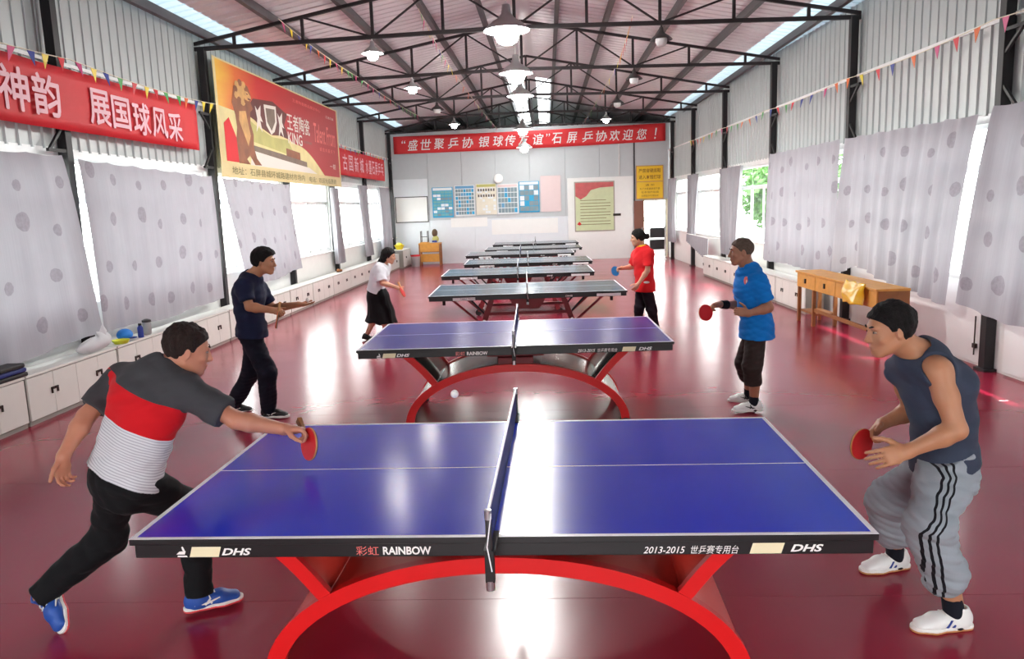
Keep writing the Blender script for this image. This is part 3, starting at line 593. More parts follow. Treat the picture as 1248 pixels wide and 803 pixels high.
chart(-3.03, -2.31, 1.67, 2.74, 'blue tabulated chart second from the left on the far wall', 'chart_white', ['chart_grey', 'chart_blue', 'chart_cyan'], 7, 7, 2, 'chart_blue')
chart(-2.27, -1.54, 1.69, 2.77, 'cream chart of small portraits in the middle of the row', 'chart_cream', ['chart_cream', 'chart_white'], 9, 7, 3, 'print_olive')
for j, z in enumerate((2.56, 2.36)):
    b = MB()
    for i in range(7): b.box(-2.2+i*0.09, -2.145+i*0.09, YB-0.02, YB-0.012, z-0.05, z+0.04)
    b.build('portrait_row', 'chart_ink', bpy.data.objects['wall_chart.002'])['kind'] = 'stuff'
chart(-1.52, -0.78, 1.69, 2.74, 'blue grey chart fourth from the left with pink heading', 'chart_white', ['chart_grey', 'chart_blue', 'chart_cyan'], 5, 6, 4, 'chart_pink')
chart(-0.75, -0.03, 1.72, 2.80, 'bright blue chart at the right end of the row', 'chart_cyan', ['chart_grey', 'chart_white', 'chart_cyan'], 5, 4, 5, 'chart_white')
tag(MB().box(0.02, 0.73, YB-0.012, YB, 1.72, 2.97).build('paper_notice', 'chart_pink', None, (0.4, YB, 1.72)), 'plain pale pink notice right of the blue chart', 'poster')
for x0, x1, z0, z1, l in ((-3.2, -1.9, 1.28, 1.6, 'blank white sheet pasted below the blue charts'), (-1.75, 0.6, 0.98, 1.5, 'large blank white sheet pasted above the tables on the far wall')):
    tag(MB().box(x0, x1, Y1-0.008, Y1-0.002, z0, z1).build('paper_sheet', 'white_board', None, ((x0+x1)/2, Y1, z0)), l, 'paper')
gp = thing('green_poster', 'pale green regulations poster with red flag corner on the white panel', 'poster', (1.9, YB, 0.98))
mat('poster_green', (206, 214, 172), 0.5, var=0.05); mat('poster_red', (196, 92, 92), 0.5, var=0.15); mat('poster_edge', (168, 160, 150), 0.5)
MB().box(1.20, 2.61, YB-0.012, YB, 0.98, 2.72).build('board', 'poster_edge', gp); MB().box(1.24, 2.57, YB-0.016, YB-0.012, 1.02, 2.68).build('green_sheet', 'poster_green', gp)
MB().poly([(1.24, YB-0.018, 2.68), (1.24, YB-0.018, 2.22), (1.42, YB-0.018, 2.10), (1.62, YB-0.018, 2.22), (1.78, YB-0.018, 2.42), (2.1, YB-0.018, 2.5), (2.57, YB-0.018, 2.52), (2.57, YB-0.018, 2.68)][::-1]).build('flag_print', 'poster_red', gp)
b = MB()
for j in range(9): b.box(1.40, 2.46-0.15*(j % 3 == 2), YB-0.018, YB-0.016, 1.22+j*0.105, 1.24+j*0.105)
b.build('text_lines', 'print_ink', gp)['kind'] = 'stuff'; MB().poly([(1.28, YB-0.018, 1.24), (1.36, YB-0.018, 1.34), (1.44, YB-0.018, 1.24), (1.37, YB-0.018, 1.2)][::-1]).build('red_emblem', 'banner_red', gp)
yn = thing('yellow_notice', 'yellow notice board with brown lettering above the far doorway', 'notice', (3.85, YB-0.03, 2.04))
mat('notice_yellow', (244, 200, 40), 0.45, var=0.02); mat('notice_ink', (150, 92, 24), 0.6, var=0)
MB().box(3.36, 4.31, YB-0.03, YB-0.01, 2.04, 3.20).build('board', 'racket_wood', yn); MB().box(3.39, 4.28, YB-0.034, YB-0.03, 2.66, 3.17).build('upper_sheet', 'notice_yellow', yn); MB().box(3.39, 4.28, YB-0.034, YB-0.03, 2.07, 2.63).build('lower_sheet', 'notice_yellow', yn)
for s, z, w in (('严禁穿硬底鞋', 3.02, 0.76), ('进入本馆打球', 2.80, 0.76)): text(s, frame((3.835, YB-0.036, z), (1, 0, 0), (0, 0, 1)), w, 0.14, 'notice_ink', yn, 'lettering', 0.01)
for s, z, w in (('通 知', 2.53, 0.3), ('为了大家健康请不要', 2.40, 0.7), ('在本馆内吸烟', 2.28, 0.6), ('石屏县乒乓球协会', 2.16, 0.6)): text(s, frame((3.835, YB-0.036, z), (1, 0, 0), (0, 0, 1)), w, 0.075, 'notice_ink', yn, 'lettering')
tag(MB().box(2.55, 2.82, YB-0.04, YB, 1.5, 1.58).build('switch_box', 'dark_bronze', None, (2.7, YB, 1.5)), 'small brown switch box on the white panel', 'switch')
ac = MB().lathe([(0.001, -0.02), (0.13, -0.02), (0.17, 0.02), (0.15, 0.04), (0.001, 0.05)], (-1.45, YB-0.05, 2.93), 20, Matrix.Rotation(PI/2, 3, 'X')).build('wall_clock', 'white_board', None, (-1.45, YB-0.05, 2.93), smooth=True)
tag(ac, 'small round white clock above the charts on the far wall', 'clock')

# ================================================================== lamps
def pendant(x, y, z, R, on, label, ztop, bulb='lamp_glass'):
    t = thing('pendant_lamp', label, 'lamp', (x, y, z), group='pendant lamps'); k = R/0.26
    MB().tube([(x, y, z+0.26*k), (x, y, ztop)], 0.012, 6).build('stem', 'white_metal' if on else 'black_metal', t, smooth=True)
    MB().lathe([(0.045*k, 0.28*k), (0.055*k, 0.19*k), (0.09*k, 0.14*k), (0.17*k, 0.09*k), (0.25*k, 0.02*k), (0.26*k, 0.0), (0.245*k, 0.01*k), (0.165*k, 0.075*k), (0.05*k, 0.13*k)], (x, y, z), 28).build('lamp_shade', 'shade' if on else 'dark_shade', t, smooth=True)
    MB().lathe([(0.001, -0.15*k), (0.06*k, -0.145*k), (0.11*k, -0.115*k), (0.135*k, -0.05*k), (0.14*k, 0.02*k), (0.11*k, 0.06*k), (0.001, 0.08*k)], (x, y, z), 24).build('glass_globe', bulb if on else 'lamp_off', t, smooth=True)
pendant(-0.24, 7.1, 4.2, 0.30, True, 'large lit pendant lamp nearest the camera under the ridge', 5.7, 'lamp_glass_large')
pendant(-0.25, 10.4, 4.2, 0.29, True, 'second large lit pendant lamp under the ridge', 5.7, 'lamp_glass_large')
pendant(-0.27, 13.2, 4.2, 0.28, True, 'third large lit pendant lamp under the ridge', 5.7, 'lamp_glass_large')
c = aty(637, 158, 19.2); pendant(c.x, c.y, c.z, 0.27, True, 'fourth large lit pendant lamp in front of the far banner', 5.7)
c = aty(639, 180, 22.3); pendant(c.x, c.y, c.z, 0.26, True, 'fifth lit pendant lamp just below the far banner', 5.7)
for i, (yl, yr) in enumerate(((9.05, 8.88), (12.6, 12.63), (16.05, 16.42), (19.6, 20.02))):
    w_ = ['nearest', 'second', 'third', 'fourth'][i]
    yl, yr = yl+(yr-yl)*0.3, yl+(yr-yl)*0.73
    pendant(-2.42, yl, 4.36, 0.17, i in (0, 1, 3), '%s small %s pendant lamp left of the ridge' % (w_, 'lit' if i in (0, 1, 3) else 'dark'), 4.6)
    pendant(2.02, yr, 4.36, 0.17, i == 3, '%s small %s pendant lamp right of the ridge' % (w_, 'lit' if i == 3 else 'dark'), 4.6)

# ================================================================== bunting
FC = [(214, 34, 48), (238, 214, 50), (60, 160, 70), (40, 60, 150), (232, 110, 40), (200, 60, 120)]
for i, c in enumerate(FC): mat('flag_%d' % i, c, 0.5, var=0)
mat('twine', (220, 212, 190), 0.8, var=0)
def bunting(pts, label, flags, size, seed, sway=(0, 1, 0)):
    rng = random.Random(seed); pts = [Vector(p) for p in pts]; t = thing('pennant_string', label, 'bunting', tuple(pts[0]), group='pennant strings')
    def along(u):
        k = u*(len(pts)-1); i = min(int(k), len(pts)-2); q = pts[i].lerp(pts[i+1], k-i); f = k-i; return q-Vector((0, 0, 0.05*4*f*(1-f)))
    MB().tube([along(j/40) for j in range(41)], 0.006, 5).build('string', 'twine', t)
    for j in range(flags):
        u = (j+0.3+0.4*rng.random())/flags; p = along(u); d = (along(min(1, u+0.01))-along(max(0, u-0.01))).normalized()*size*0.5; dn = Vector((rng.uniform(-0.25, 0.25), rng.uniform(-0.25, 0.25), -1))*size*1.25
        b = MB(); nn = d.cross(dn).normalized()*0.002
        b.add([p-d+nn, p+d+nn, p+dn+nn, p-d-nn, p+d-nn, p+dn-nn], [(0, 1, 2), (5, 4, 3), (0, 3, 4, 1), (1, 4, 5, 2), (2, 5, 3, 0)]); b.build('pennant', 'flag_%d' % rng.randrange(6), t)
bunting([wp('right', 0.2, s, 3.66) for s in (2.0, 5.08, 8.88, 12.63, 16.42, 20.0)], 'string of coloured pennants along the right wall', 40, 0.12, 3)
bunting([wp('left', 0.24, s, 3.70) for s in (1.5, 5.2, 9.0)], 'string of coloured pennants along the top of the long red banner', 26, 0.12, 4)
bunting([(-3.6, 8.2, 4.75), (-3.5, 12.6, 4.62), (-3.4, 19.5, 4.62)], 'string of small pennants hung under the left roof slope', 26, 0.11, 5)
bunting([(-1.55, 8.2, 4.8), (-1.6, 12.6, 4.68), (-1.4, 23.8, 4.58)], 'string of pennants left of the ridge running to the far banner', 20, 0.11, 6)
bunting([(1.6, 9.0, 4.75), (1.7, 12.6, 4.68), (1.5, 23.8, 4.62)], 'string of pennants right of the ridge running to the far banner', 20, 0.11, 7)
bunting([wp('left', 0.24, s, 3.66) for s in (16.3, 19.6, 22.3)], 'string of pennants above the short red banner', 14, 0.11, 8)
# ================================================================== cabinets
def cabinet(side, s0, s1, nf, h, label, doors=4, nb=0.118):
    M = WM[side]; t = thing('storage_cabinet', label, 'cabinet', tuple(wp(side, (nf+nb)/2, (s0+s1)/2, 0)), group='low cabinets along the %s wall' % side)
    MB(M).box(nb, nf-0.02, s0+0.006, s1-0.006, 0.0, h-0.025).build('carcass', 'cabinet_gap', t)
    MB(M).box(nb, nf+0.005, s0+0.001, s1-0.001, h-0.025, h).build('cabinet_top', 'cabinet', t, bevel=0.004)
    g = (s1-s0-0.012)/doors
    for k in range(doors):
        a = s0+0.006+k*g
        d = MB(M).box(nf-0.02, nf, a+0.003, a+g-0.003, 0.05, h-0.035).build('cabinet_door', 'cabinet', t, bevel=0.003)
        c = a+g-0.035 if k % 2 == 0 else a+0.035; dz = h*0.60; sg = 1 if k % 2 == 0 else -1
        b = MB(M); b.box(nf+0.0005, nf+0.014, c-0.018, c+0.030*sg if sg > 0 else c+0.018, dz-0.012, dz+0.012) if sg > 0 else b.box(nf+0.0005, nf+0.014, c-0.03, c+0.018, dz-0.012, dz+0.012)
        b.box(nf+0.0005, nf+0.014, c-0.018, c-0.002, dz-0.05, dz-0.012) if sg > 0 else b.box(nf+0.0005, nf+0.014, c+0.002, c+0.018, dz-0.05, dz-0.012)
        b.build('door_handle', 'dark_bronze', d)
LS = [2.0, 3.58, 5.18, 6.78, 8.38, 9.86, 11.3, 12.76, 14.36, 15.96, 17.56, 19.16, 20.76, 22.5]
LL = ['at the left edge of the view', 'behind the man in the striped shirt', 'with a white bag on its end', 'behind the striped-shirt man\'s head', 'to the left of the man in navy', 'behind the man in navy', 'beside the ball held by the man in navy', 'below the first uncovered window', 'by the window next to the poster', 'left of the woman in the black skirt', 'behind the woman in the black skirt', 'third from the far wall', 'second from the far wall', 'nearest the far wall']
for i in range(len(LS)-1): cabinet('left', LS[i]+0.012, LS[i+1]-0.012, 0.40, 0.50, 'low white cabinet on the left side '+LL[i])
cabinet('left', 22.55, 23.9, 0.55, 0.62, 'taller white cabinet in the far left corner', 3)
RS = [9.55, 11.1, 12.7, 14.3, 15.9, 17.0]; RL = ['next to the wooden desk with a shoe on top', 'behind the arm of the man in blue', 'hidden behind the man in blue', 'left of the head of the man in blue', 'at the far end of the right row']
for i in range(len(RS)-1): cabinet('right', RS[i]+0.012, RS[i+1]-0.012, 0.44, 0.52, 'low white cabinet '+RL[i], 4 if i < 4 else 3, 0.118)

# ================================================================== table tennis tables
TL, TW, TH = 2.74, 1.525, 0.76
def top_mat(name, rgb, rough):
    m = mat(name, rgb, rough, spec=0.38, var=0.05, vscale=2.2, coat=0.0)
top_mat('top_blue', (10, 50, 214), 0.185); top_mat('top_blue_far', (32, 46, 160), 0.22); top_mat('top_teal', (34, 74, 96), 0.2)
def net_mat():
    m = bpy.data.materials.new('net_mesh'); m.use_nodes = True; t = m.node_tree; n = t.nodes; b = n['Principled BSDF']; b.inputs['Base Color'].default_value = (*lin((28, 40, 110)), 1); b.inputs['Roughness'].default_value = 0.8
    tr = n.new('ShaderNodeBsdfTransparent'); mx = n.new('ShaderNodeMixShader'); mx.inputs[0].default_value = 0.82
    t.links.new(tr.outputs[0], mx.inputs[1]); t.links.new(b.outputs[0], mx.inputs[2]); t.links.new(mx.outputs[0], n['Material Output'].inputs[0]); MATS['net_mesh'] = m
net_mat()
class TB(MB):
    pass
def slab_and_lines(t, M, topm, apron_h, edge='table_edge', inset=0.012):
    for sg in (-1, 1):
        x0, x1 = (0.002, TL/2) if sg > 0 else (-TL/2, -0.002)
        h = MB(M).box(x0, x1, -TW/2, TW/2, TH-0.024, TH).build('tabletop', [topm, edge], t, bevel=0.0015, seg=1)
        for p in h.data.polygons: p.material_index = 0 if p.normal.z > 0.5 else 1
        z0, z1 = TH+0.0002, TH+0.0012; w = 0.02
        xe = TL/2*sg; xi = (TL/2-w)*sg
        MB(M).box(min(xe, xi), max(xe, xi), -TW/2, TW/2, z0, z1).build('end_line', 'line_white', h)
        a, c = min(0.004*sg, xi), max(0.004*sg, xi)
        MB(M).box(a, c, -TW/2, -TW/2+w, z0, z1).build('side_line', 'line_white', h); MB(M).box(a, c, TW/2-w, TW/2, z0, z1).build('side_line', 'line_white', h)
        MB(M).box(a, c, -0.0018, 0.0018, z0, z1).build('centre_line', 'line_white', h)
    za, zb = TH-0.024-apron_h, TH-0.024; i = inset; ap = []
    for y0, y1 in ((-TW/2+i, -TW/2+i+0.02), (TW/2-i-0.02, TW/2-i)): ap.append(MB(M).box(-TL/2+i, TL/2-i, y0, y1, za, zb).build('apron', edge, t, bevel=0.003, seg=1))
    for x0, x1 in ((-TL/2+i, -TL/2+i+0.02), (TL/2-i-0.02, TL/2-i)): MB(M).box(x0, x1, -TW/2+i+0.02, TW/2-i-0.02, za, zb).build('apron', edge, t)
    return ap[0]
def net_for(M, loc, label, rot=0.0):
    t = thing('table_net', label, 'net', loc, rot, group='table nets')
    MB(M).box(-0.002, 0.002, -0.885, 0.885, TH+0.006, TH+0.14).build('net', 'net_mesh', t)
    MB(M).box(-0.004, 0.004, -0.885, 0.885, TH+0.138, TH+0.1525).build('net_tape', 'line_white', t)
    for sg in (-1, 1):
        y = sg*0.895; b = MB(M); b.tube([(0, y, TH-0.03), (0, y, TH+0.155)], 0.011, 10); p = b.build('net_post', 'alu_dark', t, smooth=True)
        MB(M).lathe([(0.013, 0.125), (0.013, 0.158), (0.001, 0.16)], (0, y, TH), 10).build('post_cap', 'steel', p, smooth=True)
        b = MB(M); b.box(-0.022, 0.022, min(y, sg*0.72), max(y, sg*0.72), TH+0.0015, TH+0.008).box(-0.017, 0.017, min(y-0.012, y+0.012), max(y-0.012, y+0.012), TH-0.105, TH+0.012); b.build('clamp', 'black_metal', p, bevel=0.003)
        MB(M).tube([(0.0, y, TH-0.10), (0.0, y, TH-0.135)], 0.016, 10).build('clamp_screw', 'steel', p, smooth=True)
        if sg < 0: MB(M).tube([(0.012, y-0.016, TH+0.15), (-0.006, y-0.017, TH+0.03), (0.008, y-0.017, TH-0.06)], 0.0025, 5).build('net_cord', 'line_white', p)
    return t
def rainbow_table(cx, cy, rot, topm, sheet, label, detail=True):
    M = Matrix.Translation((cx, cy, 0)) @ Matrix.Rotation(rot, 4, 'Z'); t = thing('table_tennis_table', label, 'table', (cx, cy, 0), rot, group='table tennis tables')
    ap = slab_and_lines(t, M, topm, 0.055)
    A, B, yr = 1.02, 0.545, 0.48
    def arc(a, b, n=36): return [(a*math.cos(PI*i/n), b*math.sin(PI*i/n)) for i in range(n+1)]
    o_, i_ = arc(A, B), arc(A-0.075, B-0.068)
    for sg in (-1, 1):                                     # red bands along both mouths of the arch
        b = MB(M); vs = []; k = len(o_)
        for d in (sg*yr, sg*(yr-0.05)):
            vs += [(x, d, max(z, 0.0)) for x, z in o_]+[(x, d, max(z, 0.0)) for x, z in i_]
        fs = []
        for i in range(k-1):
            fs += [(i, i+1, k+i+1, k+i), (2*k+i+1, 2*k+i, 3*k+i, 3*k+i+1), (i, 2*k+i, 2*k+i+1, i+1), (k+i, k+i+1, 3*k+i+1, 3*k+i)]
        b.add(vs, fs); b.build('arch_band', 'red_rim', t, recalc=True, smooth=30)
    o2 = arc(A-0.012, B-0.012); i2 = arc(A-0.03, B-0.03); k = len(o2)   # curved sheet between the bands
    b = MB(M); vs = []
    for d in (-yr+0.05, yr-0.05): vs += [(x, d, z) for x, z in o2]+[(x, d, z) for x, z in i2]
    fs = []
    for i in range(k-1): fs += [(i, i+1, 2*k+i+1, 2*k+i), (k+i+1, k+i, 3*k+i, 3*k+i+1)]
    b.add(vs, fs); b.build('arch_sheet', sheet, t, smooth=60)
    for sg in (-1, 1):                                     # wings rising from the shoulders to the table ends
        n = 12; P0 = [(0.735+0.30*(i/n)-0.045*math.sin(PI*i/n)*0.6, 0.37+0.315*(i/n)**1.08) for i in range(n+1)]
        for y0, y1 in ((-yr+0.005, -yr+0.04), (yr-0.04, yr-0.005)):
            b = MB(M); vs = []
            for d in (y0, y1): vs += [(sg*(x-0.022), d, z+0.02) for x, z in P0]+[(sg*(x+0.022), d, z-0.02) for x, z in P0]
            m = n+1; fs = []
            for i in range(n): fs += [(i, i+1, m+i+1, m+i), (2*m+i+1, 2*m+i, 3*m+i, 3*m+i+1), (i, 2*m+i, 2*m+i+1, i+1), (m+i, m+i+1, 3*m+i+1, 3*m+i)]
            b.add(vs, fs); b.build('wing_band', 'red_rim', t, recalc=True, smooth=30)
        b = MB(M); m = n+1; vs = [(sg*x, d, z) for d in (-yr+0.04, yr-0.04) for x, z in P0]; b.add(vs, [(i, i+1, m+i+1, m+i) for i in range(n)]); b.build('wing_sheet', sheet, t, smooth=60, solid=0.012)
        b = MB(M); b.box(sg*0.42-0.02, sg*0.42+0.02, -0.6, 0.6, 0.655, 0.685); b.box(sg*1.0-0.02, sg*1.0+0.02, -0.6, 0.6, 0.655, 0.685); b.build('cross_beam', 'racket_black', t)
    b = MB(M); b.box(-0.16, 0.16, -0.45, 0.45, 0.53, 0.60).box(-0.26, 0.26, -0.40, 0.40, 0.60, 0.685); b.build('centre_bracket', 'frame_red', t, bevel=0.006)
    for sx in (-1, 1):
        for y in (-yr+0.03, yr-0.03): MB(M).lathe([(0.05, 0.0), (0.05, 0.012), (0.03, 0.02)], (sx*(A-0.04), y, 0.0), 14).build('foot_pad', 'rubber', t)
    # printing on the long edge
    yf = -TW/2+0.012-0.0012; zc = TH-0.055
    def ed(s, x, w, h, m, bold=0.0, shear=0.0, dz=0.0): return text(s, M @ frame((x, yf, zc+dz), (1, 0, 0), (0, 0, 1)), w, h, m, ap, 'lettering', bold, shear)
    ed('DHS', -0.965, 0.115, 0.028, 'white_print', 0.03, 0.3); ed('彩虹', -0.468, 0.085, 0.036, 'print_pink'); ed('RAINBOW', -0.32, 0.18, 0.032, 'white_print', 0.03)
    ed('2013-2015', 0.62, 0.15, 0.026, 'white_print', 0.008, 0.3, -0.004); ed('世乒赛专用台', 0.80, 0.17, 0.032, 'white_print', 0.0, 0.25, -0.004); ed('DHS', 1.125, 0.115, 0.028, 'white_print', 0.03, 0.3)
    for x in (-1.085, 0.985): MB(M).add([(x-0.062, yf, zc-0.02), (x+0.05, yf, zc-0.02), (x+0.062, yf, zc+0.02), (x-0.05, yf, zc+0.02)], [(0, 1, 2, 3)]).build('maker_sticker', 'cream_print', ap)
    b = MB(M)
    b.poly([(-1.195, yf, zc-0.020), (-1.155, yf, zc-0.020), (-1.158, yf, zc-0.014), (-1.192, yf, zc-0.014)]); b.poly([(-1.198, yf, zc-0.010), (-1.165, yf, zc-0.010), (-1.16, yf, zc+0.004), (-1.185, yf, zc+0.002)]); b.poly([(-1.172, yf, zc+0.004), (-1.163, yf, zc+0.004), (-1.17, yf, zc+0.022), (-1.176, yf, zc+0.02)])
    b.build('emblem', 'white_print', ap)
    net_for(M, (cx, cy, TH), 'blue net with white top tape across '+('the nearest table' if detail else 'the second table'), rot)
T1 = (0.0, 0.0, -0.0131); T2 = (-0.107, 3.872, 0.0183)
rainbow_table(*T1, 'top_blue', 'red_sheet', 'nearest bright blue table on red arched legs')
rainbow_table(*T2, 'top_blue_far', 'silver_sheet', 'second blue table with silver arch behind the nearest table', False)

def folding_table(cx, cy, rot, label, full=True):
    M = Matrix.Translation((cx, cy, 0)) @ Matrix.Rotation(rot, 4, 'Z'); t = thing('folding_table_tennis_table', label, 'table', (cx, cy, 0), rot, group='table tennis tables')
    ap = slab_and_lines(t, M, 'top_teal', 0.05)
    for y in (-0.5, 0.5):
        b = MB(M); b.prism([(-0.27, 0.685), (0.27, 0.685), (0.22, 0.6), (0.16, 0.52), (-0.16, 0.52), (-0.22, 0.6)], lambda u, v, d: (u, d, v), y-0.02, y+0.02); b.build('centre_bracket', 'frame_red', t)
        MB(M).box(-0.62, 0.62, y-0.02, y+0.02, 0.44, 0.48).build('cross_bar', 'frame_red', t)
        for sg in (-1, 1):
            b = MB(M); b.bar((sg*0.50, y, 0.68), (sg*0.72, y, 0.07), 0.05, 0.075, (1, 0, 0)); l = b.build('leg', 'frame_red', t)
            MB(M).lathe([(0.001, -0.02), (0.055, -0.02), (0.055, 0.02), (0.001, 0.02)], (sg*0.74, y, 0.055), 16, Matrix.Rotation(PI/2, 3, 'X')).build('wheel', 'rubber', l, smooth=True)
            MB(M).bar((sg*1.08, y, 0.69), (sg*0.64, y, 0.30), 0.03, 0.03).build('strut', 'frame_red', t)
            MB(M).bar((sg*0.82, y, 0.69), (sg*0.60, y, 0.45), 0.025, 0.025).build('strut', 'black_metal', t)
            MB(M).tube([(sg*1.18, y, 0.69), (sg*1.18, y, 0.60)], 0.022, 10).build('foot_stub', 'rubber', t)
            MB(M).lathe([(0.001, -0.03), (0.02, -0.03), (0.02, 0.03), (0.001, 0.03)], (sg*0.62, y-0.035, 0.36), 10, Matrix.Rotation(PI/2, 3, 'X')).build('castor', 'steel', t, smooth=True)
    yf = -TW/2+0.012-0.0012; zc = TH-0.05
    for x0, x1 in ((-1.03, -0.72), (0.95, 1.28)): MB(M).add([(x0, yf, zc-0.02), (x1, yf, zc-0.02), (x1, yf, zc+0.018), (x0, yf, zc+0.018)], [(0, 1, 2, 3)]).build('maker_sticker', 'chart_white', ap)
    for s, x, w in (('DHS', 0.57, 0.10), ('TABLE TENNIS', -0.82, 0.22)): text(s, M @ frame((x, yf-0.0006, zc), (1, 0, 0), (0, 0, 1)), w, 0.024, 'white_print' if x > 0 else 'chart_ink', ap, 'lettering', 0.01, 0.2)
    return t
FT = [(-0.10, 7.12, 0.03), (-0.35, 10.28, 0.03), (-0.23, 12.98, 0.03), (-0.5, 15.97, 0.02), (-0.2, 18.31, 0.02), (-0.18, 21.24, 0.02)]
FLB = ['folding table between the woman in the skirt and the woman in red', 'second folding table behind the two women', 'third folding table from the women toward the far wall', 'fourth folding table from the women toward the far wall', 'fifth folding table, second nearest the far wall', 'last folding table nearest the far wall']
for i, (x, y, r) in enumerate(FT):
    cy = y+TW/2; folding_table(x, cy, r, FLB[i])
    M = Matrix.Translation((x, cy, 0)) @ Matrix.Rotation(r, 4, 'Z'); net_for(M, (x, cy, TH), 'table net on the '+['first', 'second', 'third', 'fourth', 'fifth', 'last'][i]+' folding table', r)

# ================================================================== furniture and small things
# wooden desk by the right wall
def desk_right():
    t = thing('wooden_desk', 'pale wooden desk with two drawers under the wide right curtain', 'desk', tuple(wp('right', 0.55, 7.6, 0)), RANG); M = MR
    s0, s1, n0, n1 = 6.15, 9.0, 0.38, 0.78
    MB(M).box(n0, n1+0.02, s0, s1, 0.77, 0.80).build('desk_top', 'wood', t, bevel=0.004)
    MB(M).box(n0, n1-0.02, s0+0.02, s1-0.02, 0.55, 0.77).build('drawer_case', 'wood_dark', t)
    for k in range(3):
        a = s1-0.03-(k+1)*0.76; d = MB(M).box(n1-0.02, n1, a+0.006, a+0.754, 0.555, 0.765).build('drawer', 'wood', t, bevel=0.004)
        MB(M).box(n1+0.0005, n1+0.02, a+0.36, a+0.40, 0.63, 0.70).build('drawer_knob', 'dark_bronze', d)
    MB(M).box(n1-0.02, n1, s0+0.03, s0+0.5, 0.555, 0.765).build('side_panel', 'wood', t)
    for s in (s0+0.04, s1-0.66, s1-0.04):
        for n_ in (n0+0.04, n1-0.04): MB(M).box(n_-0.025, n_+0.025, s-0.025, s+0.025, 0.0, 0.55).build('leg', 'wood_dark', t, bevel=0.003)
    MB(M).box(n0+0.02, n1-0.06, s1-0.66, s1-0.04, 0.16, 0.19).build('stretcher', 'wood_dark', t); MB(M).bar((n1-0.05, s0+0.05, 0.25), (n1-0.05, s1-0.66, 0.25), 0.03, 0.05).build('foot_rail', 'wood_dark', t)
desk_right()
# yellow plastic bag over the desk edge
def bagfn(u, v):
    s = 6.42+0.62*u; a = v*PI*0.9; bulge = 0.02*math.sin(u*9)+0.02*math.sin(v*7+u*5)
    n = 0.81+0.10*math.sin(min(1, v*1.6)*PI/2)*math.sin(PI*min(1, max(0.02, u)))**0.5+bulge*0.5; z = 0.835-0.27*v+0.008*math.sin(u*14)
    return (n, s, z)
bb = MB(MR); bb.grid(26, 18, bagfn)
tag(bb.build('plastic_bag', 'yellow_plastic', None, wp('right', 0.78, 6.7, 0.55), smooth=80, solid=0.01), 'crumpled shiny yellow plastic bag hanging over the wooden desk', 'bag')
# low white wall doors below the near right curtain
lt = thing('wall_hatch', 'white panelled hatch with a dark bolt in the low right wall', 'hatch', tuple(wp('right', 0.01, 6.2, 0.02)))
for a, c in ((5.3, 6.9), (3.2, 4.86)): MB(MR).box(0.001, 0.02, a, c, 0.03, 0.93).build('hatch_panel', 'white_board', lt, bevel=0.004)
MB(MR).tube([(0.04, 5.36, 0.12), (0.04, 5.36, 0.56)], 0.008, 6).box(0.021, 0.05, 5.33, 5.39, 0.20, 0.25).build('bolt', 'dark_bronze', lt)
# school desk by the far wall with a stool on it
def desk_far():
    x0, x1, y0, y1 = -4.30, -3.53, 23.55, 24.0; t = thing('school_desk', 'orange wooden school desk against the far wall', 'desk', (-3.9, 23.8, 0))
    MB().box(x0, x1, y0, y1, 0.74, 0.78).build('desk_top', 'wood', t, bevel=0.004); MB().box(x0+0.03, x1-0.03, y0+0.01, y0+0.03, 0.48, 0.74).build('front_panel', 'wood', t)
    MB().box(x0+0.03, x1-0.03, y0+0.03, y1-0.02, 0.46, 0.48).build('shelf', 'wood_dark', t); MB().box(x0+0.03, x1-0.03, y0+0.08, y0+0.10, 0.12, 0.40).build('modesty_panel', 'wood', t)
    for x in (x0+0.03, x1-0.03):
        for y in (y0+0.03, y1-0.03): MB().box(x-0.025, x+0.025, y-0.025, y+0.025, 0, 0.74).build('leg', 'wood_dark', t)
desk_far()
st = thing('upturned_stool', 'dark framed stool upside down on the orange desk', 'stool', (-4.1, 23.75, 0.781))
MB().box(-4.25, -3.95, 23.62, 23.92, 0.781, 0.81).build('seat', 'wood', st)
for x in (-4.22, -3.98):
    for y in (23.65, 23.89): MB().bar((x, y, 0.81), (x, y, 1.2), 0.025, 0.025).build('leg', 'alu_dark', st)
MB().bar((-4.22, 23.65, 1.0), (-3.98, 23.65, 1.0), 0.02, 0.02).build('rung', 'alu_dark', st)
sb = thing('stuffed_sack', 'brown and green sack standing on the orange desk', 'sack', (-3.72, 23.8, 0.781))
MB().ball((-3.72, 23.8, 0.907), 0.13, 10, (0.9, 0.8, 0.95)).build('lower_sack', 'print_olive', sb, smooth=True); MB().ball((-3.74, 23.8, 1.12), 0.13, 10, (0.8, 0.8, 1.1)).build('upper_sack', 'bark', sb, smooth=True); MB().box(-3.83, -3.66, 23.66, 23.7, 0.80, 0.86).build('blue_cloth', 'flag_3', sb)
bk = thing('waste_bin', 'grey bin with a red rim in the far left corner', 'bin', (-4.38, 23.3, 0))
MB().lathe([(0.13, 0.0), (0.16, 0.36), (0.15, 0.36), (0.12, 0.02)], (-4.38, 23.3, 0), 20).build('bin_body', 'shade', bk, smooth=True); MB().lathe([(0.165, 0.35), (0.175, 0.40), (0.15, 0.40), (0.15, 0.35)], (-4.38, 23.3, 0), 20).build('rim', 'flag_0', bk, smooth=True)
hm = thing('yellow_basin', 'small yellow basin on the corner cabinet behind the long haired woman', 'basin', tuple(wp('left', 0.35, 22.9, 0.621)))
c = wp('left', 0.35, 22.9, 0.621); MB().lathe([(0.10, 0.0), (0.17, 0.14), (0.19, 0.15), (0.165, 0.14), (0.09, 0.012)], c, 20).build('basin', 'flag_1', hm, smooth=True); MB().ball(c+Vector((0, 0, 0.15)), 0.12, 8, (1, 1, 0.7)).build('contents', 'flag_1', hm, smooth=True)
